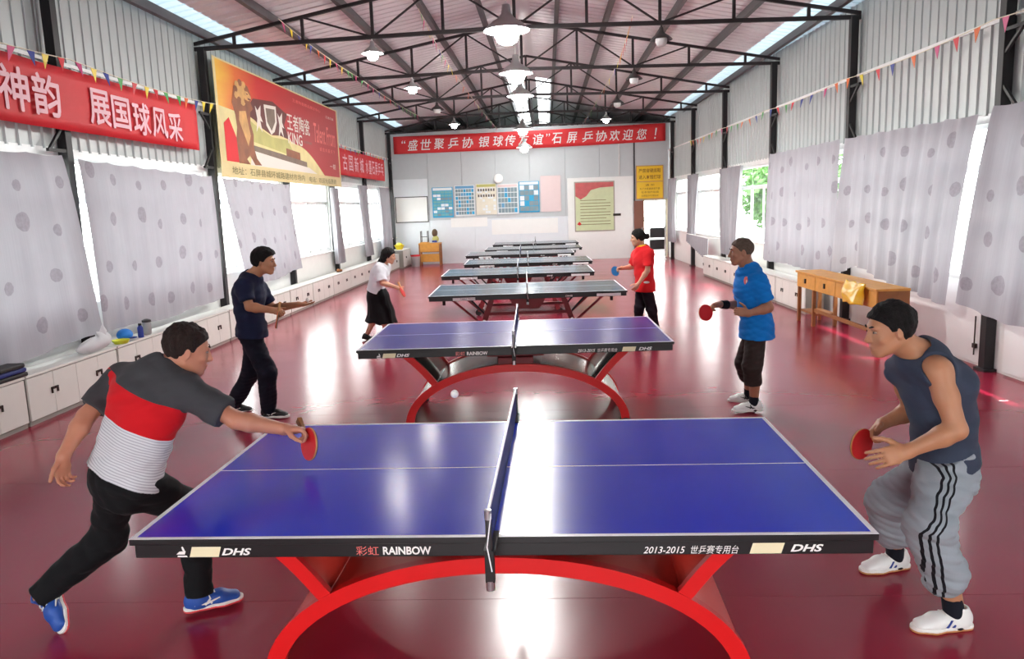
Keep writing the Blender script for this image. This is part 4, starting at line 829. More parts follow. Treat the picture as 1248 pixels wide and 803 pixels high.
# black panels in the far right corner
rk = thing('panel_rack', 'white framed rack with black panels in the far right corner', 'rack', (4.05, 23.0, 0))
for x in (3.66, 4.18): MB().bar((x, 23.0, 0.0), (x, 23.12, 1.12), 0.035, 0.035).build('upright', 'white_metal', rk); MB().bar((x, 22.75, 0.02), (x, 23.4, 0.02), 0.035, 0.035).build('foot', 'white_metal', rk)
for z0, z1 in ((0.34, 0.68), (0.74, 1.08)): MB().box(3.68, 4.16, 23.03, 23.06, z0, z1).build('panel', 'racket_black', rk)
for z in (0.31, 0.71, 1.11): MB().bar((3.66, 23.06, z), (4.18, 23.06, z), 0.03, 0.03).build('rail', 'white_metal', rk)
# things on the left cabinets
def shoe_blob(b, c, L, R, h=0.09):
    b.ball(c+R @ Vector((0, 0, h*0.5)), 1.0, 8, (L*0.5, L*0.2, h*0.5), R); b.ball(c+R @ Vector((-L*0.25, 0, h*0.75)), 1.0, 8, (L*0.24, L*0.18, h*0.55), R)
c = wp('left', 0.335, 4.80, 0.501)
bg_ = thing('cloth_bag', 'white crumpled bag lying on the left cabinets under the curtains', 'bag', tuple(c))
def bagL(u, v):
    a = 2*PI*u; r = math.sin(PI*min(0.98, max(0.0, v)))**0.6; z = 0.17*(1-v)+0.012*math.sin(5*a)*r
    if v < 0.5: z += 0.05*max(0, math.cos(a-1.2))*(1-v*2)
    return c+Vector((0.075*r*math.cos(a)*(1+0.1*math.sin(3*a)), 0.30*r*math.sin(a)*(1+0.1*math.sin(4*a+v*4))+0.12*(1-v), max(0.002, z)))
MB().grid(30, 14, bagL).build('bag_body', 'plastic_bag', bg_, smooth=80, uv=True)
MB().add([c+Vector(p) for p in ((0.0, 0.12, 0.14), (0.03, 0.2, 0.30), (0.02, 0.30, 0.20), (-0.01, 0.28, 0.10), (0.05, 0.22, 0.16))], [(0, 1, 4), (1, 2, 4), (2, 3, 4), (3, 0, 4)]).build('bag_handle', 'plastic_bag', bg_, uv=True)
c = wp('left', 0.27, 5.60, 0.501)
cp = thing('sports_hat', 'bright blue peaked hat beside the white bag on the cabinets', 'hat', tuple(c)); mat('cap_blue', (40, 130, 220), 0.6); mat('cap_navy', (24, 40, 110), 0.6); mat('lime', (214, 222, 60), 0.5)
MB().ball(c+Vector((0, 0, 0.07)), 0.09, 10, (1, 1.1, 0.8)).build('crown', 'cap_blue', cp, smooth=True); MB().ball(c+Vector((0.07, 0.02, 0.03)), 0.08, 8, (0.8, 0.9, 0.14)).build('brim', 'cap_navy', cp, smooth=True)
c = wp('left', 0.34, 5.38, 0.501)
MBt = MB().lathe([(0.001, 0.0), (0.07, 0.0), (0.095, 0.03), (0.10, 0.045), (0.09, 0.035), (0.065, 0.012), (0.001, 0.012)], c, 24); tag(MBt.build('lime_dish', 'lime', None, c, smooth=True), 'lime yellow dish in front of the blue hat', 'dish')
c = wp('left', 0.36, 5.80, 0.501); bt = thing('blue_bottle', 'dark blue bottle standing at the end of the left cabinets', 'bottle', tuple(c))
MB().lathe([(0.032, 0.0), (0.034, 0.02), (0.034, 0.12), (0.018, 0.15)], c, 16).build('bottle_body', 'flag_3', bt, smooth=True); MB().lathe([(0.02, 0.15), (0.02, 0.175), (0.001, 0.176)], c, 12).build('bottle_cap', 'racket_black', bt, smooth=True)
c = wp('left', 0.33, 6.02, 0.501); cu = thing('steel_cup', 'round grey lidded cup behind the blue bottle', 'cup', tuple(c))
MB().lathe([(0.04, 0.0), (0.05, 0.02), (0.052, 0.14), (0.045, 0.16)], c, 18).build('cup_body', 'shade', cu, smooth=True); MB().lathe([(0.055, 0.16), (0.055, 0.185), (0.02, 0.2), (0.001, 0.2)], c, 18).build('lid', 'dark_shade', cu, smooth=True)
c = wp('left', 0.335, 3.42, 0.501); nv = thing('navy_clothes', 'folded navy clothing on the cabinet at the left edge', 'clothing', tuple(c))
for k in range(3): MB().box(c.x-0.10, c.x+0.08, c.y-0.22+0.02*k, c.y+0.2-0.015*k, c.z+0.045*k, c.z+0.042+0.045*k).build('fold', 'cap_navy' if k == 1 else 'racket_black', nv, bevel=0.015, seg=3)
def slipper(side, n_, s, z, label, m, rot):
    c = wp(side, n_, s, z); t = thing('shoe', label, 'shoe', tuple(c)); R = Matrix.Rotation(rot, 3, 'Z')
    b = MB(); b.ball(c+R @ Vector((0.05, 0, 0.035)), 1.0, 8, (0.09, 0.045, 0.035), R); b.build('toe', m, t, smooth=True)
    MB().ball(c+R @ Vector((-0.07, 0, 0.045)), 1.0, 8, (0.06, 0.04, 0.045), R).build('heel', m, t, smooth=True)
    MB().ball(c+R @ Vector((0, 0, 0.010)), 1.0, 8, (0.145, 0.048, 0.010), R).build('sole', 'rubber', t, smooth=True)
slipper('right', 0.30, 9.85, 0.521, 'dark blue shoe on top of the white cabinet by the desk', 'cap_navy', 1.2)
slipper('left', 0.30, 15.3, 0.501, 'brown shoe on the left cabinets below the gathered curtain', 'wood_dark', 1.4)
# balls in flight / at rest
c = aty(554, 480, 0.25); tag(MB().ball(c, 0.02, 10).build('table_tennis_ball', 'ball', None, c, smooth=True), 'white ball in flight above the nearest table', 'ball')
# ================================================================== people: signed-distance bodies meshed with surface nets
f32 = np.float32
def V3(p): return np.array([p[0], p[1], p[2]], dtype=np.float64)
def nrm(v): v = V3(v); return v/np.linalg.norm(v)
def cone(a, b, ra, rb, cut_b=False, cut_a=False):
    a = V3(a); b = V3(b); ab = b-a; L2 = ab@ab; L = math.sqrt(L2); m = max(ra, rb)
    def fn(X, Y, Z):
        x = X-a[0]; y = Y-a[1]; z = Z-a[2]; tu = (x*ab[0]+y*ab[1]+z*ab[2])/L2; t = np.clip(tu, 0, 1)
        d = np.sqrt((x-t*ab[0])**2+(y-t*ab[1])**2+(z-t*ab[2])**2)-(ra+(rb-ra)*t)
        if cut_b: d = np.maximum(d, (tu-1)*L)
        if cut_a: d = np.maximum(d, -tu*L)
        return d
    return fn, np.minimum(a, b)-m, np.maximum(a, b)+m
def econe(a, b, xa, ra, rb, cut_b=False, cut_a=False):
    """elliptic cone: ra/rb = (half width along xa, half depth across)"""
    a = V3(a); b = V3(b); ab = b-a; L = np.linalg.norm(ab); n = ab/L; x = nrm(xa); x = nrm(x-n*(x@n)); y = np.cross(n, x); m = max(*ra, *rb)
    def fn(X, Y, Z):
        px = X-a[0]; py = Y-a[1]; pz = Z-a[2]; s = px*n[0]+py*n[1]+pz*n[2]; tu = s/L; t = np.clip(tu, 0, 1)
        w = s-t*L; u = px*x[0]+py*x[1]+pz*x[2]; v = px*y[0]+py*y[1]+pz*y[2]
        rx = ra[0]+(rb[0]-ra[0])*t; ry = ra[1]+(rb[1]-ra[1])*t; rw = np.minimum(rx, ry)
        k = np.sqrt((u/rx)**2+(v/ry)**2+(w/rw)**2)+1e-6
        d = np.sqrt(u*u+v*v+w*w)*(1-1/k)
        d = np.where(k < 0.3, -rw*(1-k), d)
        if cut_b: d = np.maximum(d, (tu-1)*L)
        if cut_a: d = np.maximum(d, -tu*L)
        return d
    return fn, np.minimum(a, b)-m, np.maximum(a, b)+m
def ell(c, ax, r):
    """ellipsoid: ax = three unit axes"""
    c = V3(c); ax = [nrm(q) for q in ax]; m = max(r)
    def fn(X, Y, Z):
        px = X-c[0]; py = Y-c[1]; pz = Z-c[2]; k0 = 0; k1 = 0
        for q, rr in zip(ax, r):
            w = (px*q[0]+py*q[1]+pz*q[2])/rr; k0 = k0+w*w; k1 = k1+(w/rr)**2
        k0 = np.sqrt(k0); k1 = np.sqrt(k1)+1e-9
        return k0*(k0-1)/k1
    return fn, c-m, c+m
class Field:
    def __init__(s): s.p = []; s.post = []
    def u(s, prim, k=0.0): s.p.append((prim, k, 'u')); return s
    def sub(s, prim, k=0.0): s.p.append((prim, k, 's')); return s
    def mesh(s, h, grow=0.0, noise=None):
        us = [q for q in s.p if q[2] == 'u']; lo = np.min([q[0][1] for q in us], 0)-0.02-grow; hi = np.max([q[0][2] for q in us], 0)+0.02+grow
        n = np.ceil((hi-lo)/h).astype(int)+1; D = np.full(n, 0.5, dtype=f32); A = [(lo[i]+h*np.arange(n[i])).astype(f32) for i in range(3)]
        for (fn, l, t), k, op in s.p:
            pad = k*1.2+2.5*h+grow; i0 = np.clip(np.floor((l-pad-lo)/h).astype(int), 0, n); i1 = np.clip(np.ceil((t+pad-lo)/h).astype(int)+1, 0, n)
            if (i1 <= i0).any(): continue
            sl = tuple(slice(a, b) for a, b in zip(i0, i1)); d = fn(A[0][sl[0], None, None], A[1][None, sl[1], None], A[2][None, None, sl[2]]).astype(f32); e = D[sl]
            if op == 'u':
                if k > 0: q = np.clip(0.5+0.5*(e-d)/k, 0, 1); D[sl] = e*(1-q)+d*q-k*q*(1-q)
                else: D[sl] = np.minimum(e, d)
            else:
                d = -d
                if k > 0: q = np.clip(0.5-0.5*(e-d)/k, 0, 1); D[sl] = e*(1-q)+d*q+k*q*(1-q)
                else: D[sl] = np.maximum(e, d)
        X, Y, Z = A[0][:, None, None], A[1][None, :, None], A[2][None, None, :]
        if noise: D += noise(X, Y, Z).astype(f32)
        for g in s.post: D = np.maximum(D, g(X, Y, Z).astype(f32))
        D -= f32(grow); D[0] = D[-1] = 0.5; D[:, 0] = D[:, -1] = 0.5; D[:, :, 0] = D[:, :, -1] = 0.5
        return nets(D, lo, h)
def nets(D, lo, h):
    S_ = D < 0; c = np.zeros(tuple(k-1 for k in D.shape), dtype=np.uint8); cs = [(i, j, k) for i in (0, 1) for j in (0, 1) for k in (0, 1)]
    sh = c.shape
    for i, j, k in cs: c += S_[i:i+sh[0], j:j+sh[1], k:k+sh[2]]
    act = np.nonzero((c > 0) & (c < 8)); N = len(act[0]); idx = np.full(sh, -1, dtype=np.int32); idx[act] = np.arange(N)
    val = {q: D[act[0]+q[0], act[1]+q[1], act[2]+q[2]] for q in cs}; P_ = np.zeros((N, 3)); cnt = np.zeros(N)
    for a in cs:
        for ax in range(3):
            if a[ax] == 0:
                b = list(a); b[ax] = 1; b = tuple(b); m = (val[a] < 0) != (val[b] < 0); t = val[a][m]/(val[a][m]-val[b][m])
                q = np.array(a, dtype=float)[None, :].repeat(m.sum(), 0); q[:, ax] += t; P_[m] += q; cnt[m] += 1
    P_ = P_/cnt[:, None]+np.stack(act, -1); vs = lo+P_*h; F = []
    for ax in range(3):
        o1, o2 = (ax+1) % 3, (ax+2) % 3
        a = np.take(S_, range(0, D.shape[ax]-1), ax); b = np.take(S_, range(1, D.shape[ax]), ax); e = np.nonzero(a != b); fl = a[e]; e = np.stack(e, -1)
        ok = (e[:, o1] > 0) & (e[:, o2] > 0) & (e[:, o1] < sh[o1]) & (e[:, o2] < sh[o2]); e = e[ok]; fl = fl[ok]; q = []
        for d1, d2 in ((-1, -1), (0, -1), (0, 0), (-1, 0)):
            g = e.copy(); g[:, o1] += d1; g[:, o2] += d2; q.append(idx[g[:, 0], g[:, 1], g[:, 2]])
        q = np.stack(q, -1); q[~fl] = q[~fl][:, ::-1]; F.append(q)
    return vs, np.concatenate(F)
def relax(vs, F, it=1, lam=0.5):
    for _ in range(it):
        acc = np.zeros_like(vs); cn = np.zeros(len(vs))
        for i in range(4):
            for j in (1, 3): np.add.at(acc, F[:, i], vs[F[:, (i+j) % 4]]); np.add.at(cn, F[:, i], 1)
        vs = vs*(1-lam)+lam*acc/np.maximum(cn, 1)[:, None]
    return vs
def solid(name, vf, m, parent, attrs=None, it=1):
    vs, F = vf; vs = relax(vs, F, it) if it else vs; Mi = np.array(ROOT[parent.name].inverted())
    loc = vs@Mi[:3, :3].T+Mi[:3, 3]; me = bpy.data.meshes.new(name); me.vertices.add(len(loc)); me.vertices.foreach_set('co', loc.astype(f32).ravel())
    me.loops.add(F.size); me.loops.foreach_set('vertex_index', F.astype(np.int32).ravel()); me.polygons.add(len(F)); me.polygons.foreach_set('loop_start', np.arange(0, F.size, 4, dtype=np.int32))
    me.polygons.foreach_set('use_smooth', np.ones(len(F), dtype=bool)); me.update(calc_edges=True); me.validate()
    for k, g in (attrs or {}).items():
        at = me.attributes.new(k, 'FLOAT', 'POINT'); at.data.foreach_set('value', np.asarray(g(vs), dtype=f32))
    me.materials.append(MATS[m] if isinstance(m, str) else m)
    o = bpy.data.objects.new(name, me); COL.objects.link(o); o.parent = parent; ROOT[o.name] = ROOT[parent.name]
    return o
def wrinkle(seed, amp, fx=14.0, fz=34.0):
    """cloth folds: soft waves plus a few sharper creases"""
    r = np.random.RandomState(seed); W_ = r.normal(size=(7, 3))*np.array([fx, fx, fz]); ph = r.uniform(0, 6.28, 7); am = r.uniform(0.5, 1, 7)
    def fn(X, Y, Z):
        d = 0; wob = 0.9*np.sin(X*9+ph[0])+0.9*np.sin(Y*11+ph[1])
        for i, (w, p, a) in enumerate(zip(W_, ph, am)):
            q = np.sin(X*w[0]+Y*w[1]+Z*w[2]+p+wob); d = d+a*(q if i < 3 else 1.6*(0.55-np.abs(q)))
        return d*(amp/3.2)
    return fn
def half(p, n):
    """keep the side n points away from"""
    p = V3(p); n = nrm(n)
    return lambda X, Y, Z: (X-p[0])*n[0]+(Y-p[1])*n[1]+(Z-p[2])*n[2]

def skin_mat(name, rgb):
    m = mat(name, rgb, 0.5, var=0.05, vscale=14, bump=0.04, bscale=180); t, n, b = mnode(m)
    b.inputs['Subsurface Weight'].default_value = 0.12; b.inputs['Subsurface Radius'].default_value = (0.02, 0.008, 0.004); b.inputs['Subsurface Scale'].default_value = 0.5
skin_mat('skin_tan', (188, 132, 98)); skin_mat('skin_ruddy', (194, 130, 104)); skin_mat('skin_dark', (166, 116, 90)); skin_mat('skin_fair', (214, 160, 132))
def hair_mat(name, rgb):
    m = mat(name, rgb, 0.75, spec=0.25, var=0.25, vscale=60, bump=0.8, bscale=150)
hair_mat('hair_black', (22, 19, 19)); hair_mat('hair_brown', (42, 30, 27)); hair_mat('hair_grey', (94, 80, 70))
def cloth(name, rgb, **k): return mat(name, rgb, 0.85, spec=0.2, var=0.04, vscale=10, bump=0.12, bscale=160, sheen=0.03, **k)
cloth('navy_tee', (30, 36, 62)); cloth('navy_trousers', (24, 25, 38)); cloth('black_trousers', (20, 20, 23)); cloth('blue_tee', (20, 122, 208)); cloth('brown_shorts', (52, 42, 40)); cloth('slate_vest', (58, 66, 84))
cloth('white_blouse', (232, 234, 240)); cloth('black_skirt', (18, 17, 20)); cloth('red_polo', (222, 38, 44)); cloth('yellow_collar', (240, 196, 50)); cloth('sock_black', (24, 26, 36)); cloth('dark_trim', (26, 28, 38)); cloth('band_black', (18, 18, 20)); cloth('plum_trousers', (32, 22, 32))
mat('shoe_white', (238, 238, 236), 0.45, var=0.02); mat('shoe_blue', (34, 82, 170), 0.5, var=0.06); mat('shoe_black', (22, 22, 24), 0.5, var=0); mat('sole_white', (236, 234, 230), 0.5, var=0.02); mat('sole_red', (222, 60, 70), 0.5, var=0.02); mat('sole_gum', (196, 132, 84), 0.5, var=0.02); mat('stripe_blue', (36, 60, 140), 0.5, var=0); mat('eye_white', (176, 160, 148), 0.2, var=0); mat('eye_dark', (30, 20, 16), 0.2, var=0); mat('lip', (168, 92, 84), 0.5, var=0.02)
def band_cloth(name, attr, stops, stripe=None):
    """cloth coloured in bands along a per-vertex coordinate"""
    m = mat(name, (200, 200, 200), 0.85, spec=0.2, var=0, bump=0.12, bscale=160, sheen=0.03); t, n, b = mnode(m); L = t.links
    at = n.new('ShaderNodeAttribute'); at.attribute_name = attr; cr = n.new('ShaderNodeValToRGB'); cr.color_ramp.interpolation = 'CONSTANT'; e = cr.color_ramp.elements
    while len(e) > 1: e.remove(e[-1])
    for i, (p, c) in enumerate(stops):
        q = e[0] if i == 0 else e.new(p); q.position = p; q.color = (*lin(c), 1)
    L.new(at.outputs['Fac'], cr.inputs[0]); out = cr.outputs[0]
    if stripe:
        w = n.new('ShaderNodeMath'); w.operation = 'MULTIPLY'; w.inputs[1].default_value = stripe[0]; L.new(at.outputs['Fac'], w.inputs[0])
        s_ = n.new('ShaderNodeMath'); s_.operation = 'SINE'; L.new(w.outputs[0], s_.inputs[0]); g = n.new('ShaderNodeMath'); g.operation = 'GREATER_THAN'; g.inputs[1].default_value = 0.35; L.new(s_.outputs[0], g.inputs[0])
        l_ = n.new('ShaderNodeMath'); l_.operation = 'LESS_THAN'; l_.inputs[1].default_value = stripe[1]; L.new(at.outputs['Fac'], l_.inputs[0]); mu = n.new('ShaderNodeMath'); mu.operation = 'MULTIPLY'; L.new(g.outputs[0], mu.inputs[0]); L.new(l_.outputs[0], mu.inputs[1])
        mx = n.new('ShaderNodeMix'); mx.data_type = 'RGBA'; mx.inputs['B'].default_value = (*lin(stripe[2]), 1); L.new(mu.outputs[0], mx.inputs['Factor']); L.new(out, mx.inputs['A']); out = mx.outputs['Result']
    L.new(out, b.inputs['Base Color'])
band_cloth('striped_tee', 'along', [(0.0, (214, 214, 220)), (0.46, (206, 24, 34)), (0.77, (66, 66, 70))], (260.0, 0.46, (176, 176, 186)))
band_cloth('grey_sweats', 'across', [(0.0, (152, 160, 168)), (0.20, (20, 20, 26)), (0.29, (150, 158, 166)), (0.42, (20, 20, 26)), (0.51, (150, 158, 166)), (0.64, (20, 20, 26)), (0.73, (152, 160, 168))])

def add_hand(F, W, d, n, th, curl, s=1.0, spread=0.0, thumb=(0.55, 0.75, 0.35), fr=0.0085):
    """W wrist, d along the palm, n out of the palm, th toward the thumb; curl = (knuckle, mid, tip) bends"""
    W = V3(W); d = nrm(d); n = nrm(V3(n)-d*(V3(n)@d)); t0 = np.cross(n, d); th = t0 if t0@V3(th) > 0 else -t0
    F.u(econe(W-d*0.005*s, W+d*0.045*s, th, (0.028*s, 0.021*s), (0.038*s, 0.019*s)), 0.02); F.u(econe(W+d*0.045*s, W+d*0.082*s, th, (0.038*s, 0.018*s), (0.038*s, 0.014*s)), 0.012)
    cr = curl if isinstance(curl[0], (tuple, list)) else [curl]*4
    for i in range(4):
        L = (0.074, 0.082, 0.077, 0.060)[i]*s; p = W+d*(0.086-0.004*abs(i-1))*s+th*(0.029-0.0195*i)*s; a = 0.0; dd = nrm(d+th*(1.3-i)*spread)
        F.u(cone(p-dd*0.03*s, p, 0.0095*s, fr*1.12*s), 0.010)
        for j, q in enumerate((0.44, 0.31, 0.25)):
            a += cr[i][j]; e = p+(dd*math.cos(a)+n*math.sin(a))*L*q; F.u(cone(p, e, (fr*(1.06-0.1*j))*s, (fr*(0.98-0.1*j))*s), 0.003); p = e
    p = W+d*0.022*s+th*0.026*s+n*0.004*s; v = nrm(d*thumb[0]+th*thumb[1]+n*thumb[2])
    for j, (L, r) in enumerate(((0.042, 0.0135), (0.032, 0.011), (0.026, 0.0098))):
        e = p+v*L*s; F.u(cone(p, e, r*s, (r-0.0012)*s), 0.010 if j == 0 else 0.003); p = e; v = nrm(v*0.85+d*0.5)
def head_axes(f, up=(0, 0, 1)):
    f = nrm(f); u = nrm(V3(up)-f*(V3(up)@f)); r = np.cross(f, u); return r, f, u
def add_head(F, H, ax, neck, s=1.0, ears=True, nk=0.058):
    r, f, u = ax; H = V3(H); h = lambda x, y, z: H+(r*x+f*y+u*z)*s; A = (r, f, u); q = lambda *v: tuple(w*s for w in v)
    F.u(ell(h(0, -0.012, 0.030), A, q(0.076, 0.094, 0.085)), 0.01)
    F.u(ell(h(0, 0.022, -0.012), A, q(0.066, 0.070, 0.075)), 0.03); F.u(ell(h(0, 0.034, -0.060), A, q(0.052, 0.052, 0.050)), 0.03)
    F.u(ell(h(0, 0.066, -0.098), A, q(0.022, 0.018, 0.016)), 0.025)
    for sg in (-1, 1):
        F.u(cone(h(sg*0.058, -0.005, -0.05), h(sg*0.022, 0.062, -0.095), 0.018*s, 0.014*s), 0.025)
        F.u(ell(h(sg*0.026, 0.080, 0.027), A, q(0.026, 0.012, 0.009)), 0.014)
        F.u(ell(h(sg*0.042, 0.066, -0.024), A, q(0.020, 0.016, 0.016)), 0.02)
    for sg in (-1, 1): F.sub(ell(h(sg*0.031, 0.098, 0.008), A, q(0.019, 0.016, 0.012)), 0.012)
    F.u(cone(h(0, 0.086, 0.014), h(0, 0.104, -0.026), 0.008*s, 0.012*s), 0.012); F.u(ell(h(0, 0.103, -0.030), A, q(0.016, 0.014, 0.010)), 0.008)
    for sg in (-1, 1): F.u(ell(h(sg*0.013, 0.096, -0.032), A, q(0.008, 0.010, 0.008)), 0.006)
    F.u(ell(h(0, 0.088, -0.060), A, q(0.022, 0.012, 0.0065)), 0.006); F.u(ell(h(0, 0.084, -0.072), A, q(0.020, 0.012, 0.0075)), 0.006)
    F.sub(ell(h(0, 0.102, -0.0655), A, q(0.024, 0.010, 0.0022)), 0.004)
    if ears:
        for sg in (-1, 1):
            F.u(ell(h(sg*0.079, -0.008, -0.004), (nrm(r*sg+f*-0.35), f, u), q(0.009, 0.019, 0.031)), 0.008); F.sub(ell(h(sg*0.090, -0.004, 0.0), A, q(0.006, 0.010, 0.016)), 0.006)
    F.u(econe(h(0, -0.022, -0.045), V3(neck), r, (nk*s, nk*1.05*s), (nk*1.12*s, nk*1.05*s)), 0.03)
def eyes(H, ax, parent, s=1.0):
    r, f, u = ax; H = V3(H)
    for sg in (-1, 1):
        c = Vector(H+(r*sg*0.031+f*0.0765+u*0.008)*s); R = Matrix((tuple(r), tuple(f), tuple(u))).transposed()
        e = MB().ball(c, 0.0115*s, 8, (1.2, 1, 0.5), R).build('eye', 'eye_white', parent, smooth=True); MB().ball(c+Vector(f)*0.0075*s, 0.0056*s, 6, (1.1, 0.9, 0.95), R).build('iris', 'eye_dark', e, smooth=True)
        MB().tube([Vector(H+(r*sg*x+f*y+u*z)*s) for x, y, z in ((0.014, 0.094, 0.030), (0.030, 0.090, 0.035), (0.048, 0.075, 0.030))], [0.0035*s, 0.0045*s, 0.002*s], 6).build('eyebrow', 'hair_black', parent, smooth=True)
def hairdo(H, ax, parent, m, style='short', s=1.0, h=0.005, seed=1):
    r, f, u = ax; H = V3(H); F = Field(); A = (r, f, u); hp = lambda x, y, z: H+(r*x+f*y+u*z)*s; th = {'short': 0.012, 'thin': 0.007, 'full': 0.022}.get(style, 0.016)
    F.u(ell(hp(0, -0.014, 0.034), A, tuple(v*s for v in (0.076+th, 0.094+th, 0.085+th*1.15))))
    if style == 'full': F.u(ell(hp(0.0, 0.045, 0.085), A, tuple(v*s for v in (0.062, 0.050, 0.034))), 0.03)
    def g(X, Y, Z):
        px, py, pz = (X-H[0])/s, (Y-H[1])/s, (Z-H[2])/s; x = np.abs(px*r[0]+py*r[1]+pz*r[2]); y = px*f[0]+py*f[1]+pz*f[2]; z = px*u[0]+py*u[1]+pz*u[2]
        return (np.interp(y, (-0.12, -0.07, -0.035, -0.010, 0.022, 0.034, 0.055, 0.085, 0.12), (-0.075, -0.07, -0.045, 0.012, 0.004, 0.030, 0.052, 0.072, 0.080))-z)*s*0.8
    if style in ('long', 'bun'):
        def g(X, Y, Z):
            px, py, pz = (X-H[0])/s, (Y-H[1])/s, (Z-H[2])/s; y = px*f[0]+py*f[1]+pz*f[2]; z = px*u[0]+py*u[1]+pz*u[2]
            return (np.interp(y, (-0.2, -0.05, 0.02, 0.045, 0.07, 0.095, 0.12), (-0.4 if style == 'long' else -0.09, -0.4 if style == 'long' else -0.06, -0.03, 0.02, 0.05, 0.078, 0.09))-z)*s*0.8
    if style == 'long':
        F.u(econe(hp(0, -0.045, 0.02), hp(0, -0.105, -0.15), r, (0.094*s, 0.070*s), (0.098*s, 0.058*s)), 0.03); F.u(econe(hp(0, -0.105, -0.15), hp(0, -0.16, -0.28), r, (0.098*s, 0.058*s), (0.075*s, 0.035*s)), 0.03)
    if style == 'bun': F.u(ell(hp(0, -0.135, 0.01), A, tuple(v*s for v in (0.048, 0.045, 0.045))), 0.02)
    F.post.append(g)
    solid('hair', F.mesh(h, noise=wrinkle(seed, 0.004 if style == 'thin' else 0.007, 80, 40)), m, parent)
def add_foot(F, a, d, up, s=1.0):
    a = V3(a); d = nrm(d); up = nrm(V3(up)-d*(V3(up)@d)); sd = np.cross(d, up)
    F.u(econe(a-up*0.055*s-d*0.02*s, a-up*0.062*s+d*0.12*s, sd, (0.03*s, 0.026*s), (0.036*s, 0.018*s)), 0.03)
def shoe(a, d, up, parent, upper, sole, s=1.0, h=0.005, mark=None, side=1, sole2=None, name='shoe'):
    """a ankle joint, d toe direction, up away from the sole"""
    a = V3(a); d = nrm(d); up = nrm(V3(up)-d*(V3(up)@d)); sd = np.cross(d, up); p = lambda x, y, z: a+(d*x+sd*y+up*(z-0.085))*s; A = (d, sd, up); q = lambda *v: tuple(w*s for w in v)
    F = Field(); F.u(ell(p(-0.030, 0, 0.050), A, q(0.046, 0.036, 0.052))); F.u(econe(p(-0.015, 0, 0.045), p(0.095, 0, 0.045), sd, q(0.039, 0.050), q(0.045, 0.034)), 0.03); F.u(econe(p(0.095, 0, 0.040), p(0.165, 0, 0.030), sd, q(0.046, 0.034), q(0.040, 0.024)), 0.02)
    F.u(cone(p(0.005, 0, 0.05), p(-0.012, 0, 0.112), 0.046*s, 0.043*s, cut_b=True), 0.02); F.post.append(half(p(0, 0, 0.016), -up)); F.sub(cone(p(-0.008, 0, 0.09), p(-0.016, 0, 0.16), 0.032*s, 0.036*s))
    o = solid(name, F.mesh(h), upper, parent)
    F = Field(); F.u(econe(p(-0.045, 0, 0.02), p(0.03, 0, 0.02), sd, q(0.036, 0.05), q(0.036, 0.05))); F.u(econe(p(0.03, 0, 0.02), p(0.11, 0, 0.02), sd, q(0.036, 0.05), q(0.048, 0.05)), 0.02); F.u(econe(p(0.11, 0, 0.02), p(0.165, 0, 0.02), sd, q(0.048, 0.05), q(0.040, 0.05)), 0.02)
    F.post.append(half(p(0, 0, 0.026), up)); F.post.append(half(p(0, 0, 0.002), -up)); so = solid('sole', F.mesh(h), sole, o)
    if sole2: F.post.append(half(p(0, 0, 0.012), up)); solid('outsole', F.mesh(h, 0.0015), sole2, o)
    Vp = lambda x, y, z: Vector(p(x, y, z))
    for k in range(4): MB().tube([Vp(0.035+k*0.024, -0.022, 0.088-k*0.008), Vp(0.040+k*0.024, 0, 0.096-k*0.009), Vp(0.045+k*0.024, 0.022, 0.088-k*0.008)], 0.0035*s, 5).build('lace', 'shoe_white' if upper != 'shoe_white' else 'sole_white', o, smooth=True)
    if mark:
        for sg in (-1, 1):
            if mark[0] == 'stripes':
                for k in range(2):
                    x = 0.03+0.028*k; b = MB(); b.add([Vp(x+ex, sg*ey, ez) for ex, ey, ez in ((0, 0.0475, 0.030), (0.010, 0.0475, 0.030), (-0.012, 0.0425, 0.062), (-0.022, 0.0425, 0.062), (0, 0.035, 0.030), (0.010, 0.035, 0.030), (-0.012, 0.03, 0.062), (-0.022, 0.03, 0.062))], [(0, 1, 2, 3), (7, 6, 5, 4), (0, 4, 5, 1), (1, 5, 6, 2), (2, 6, 7, 3), (3, 7, 4, 0)]); b.build('side_stripe', mark[1], o)
            else:
                b = MB(); b.tube([Vp(-0.03, sg*0.043, 0.04), Vp(0.03, sg*0.047, 0.042), Vp(0.09, sg*0.045, 0.058)], [0.002, 0.006, 0.003], 6).tube([Vp(0.02, sg*0.047, 0.034), Vp(0.045, sg*0.045, 0.062), Vp(0.04, sg*0.038, 0.078)], [0.005, 0.005, 0.002], 6).tube([Vp(0.05, sg*0.047, 0.036), Vp(0.04, sg*0.046, 0.055)], [0.005, 0.003], 6); b.build('side_mark', mark[1], o, smooth=True)
    return o
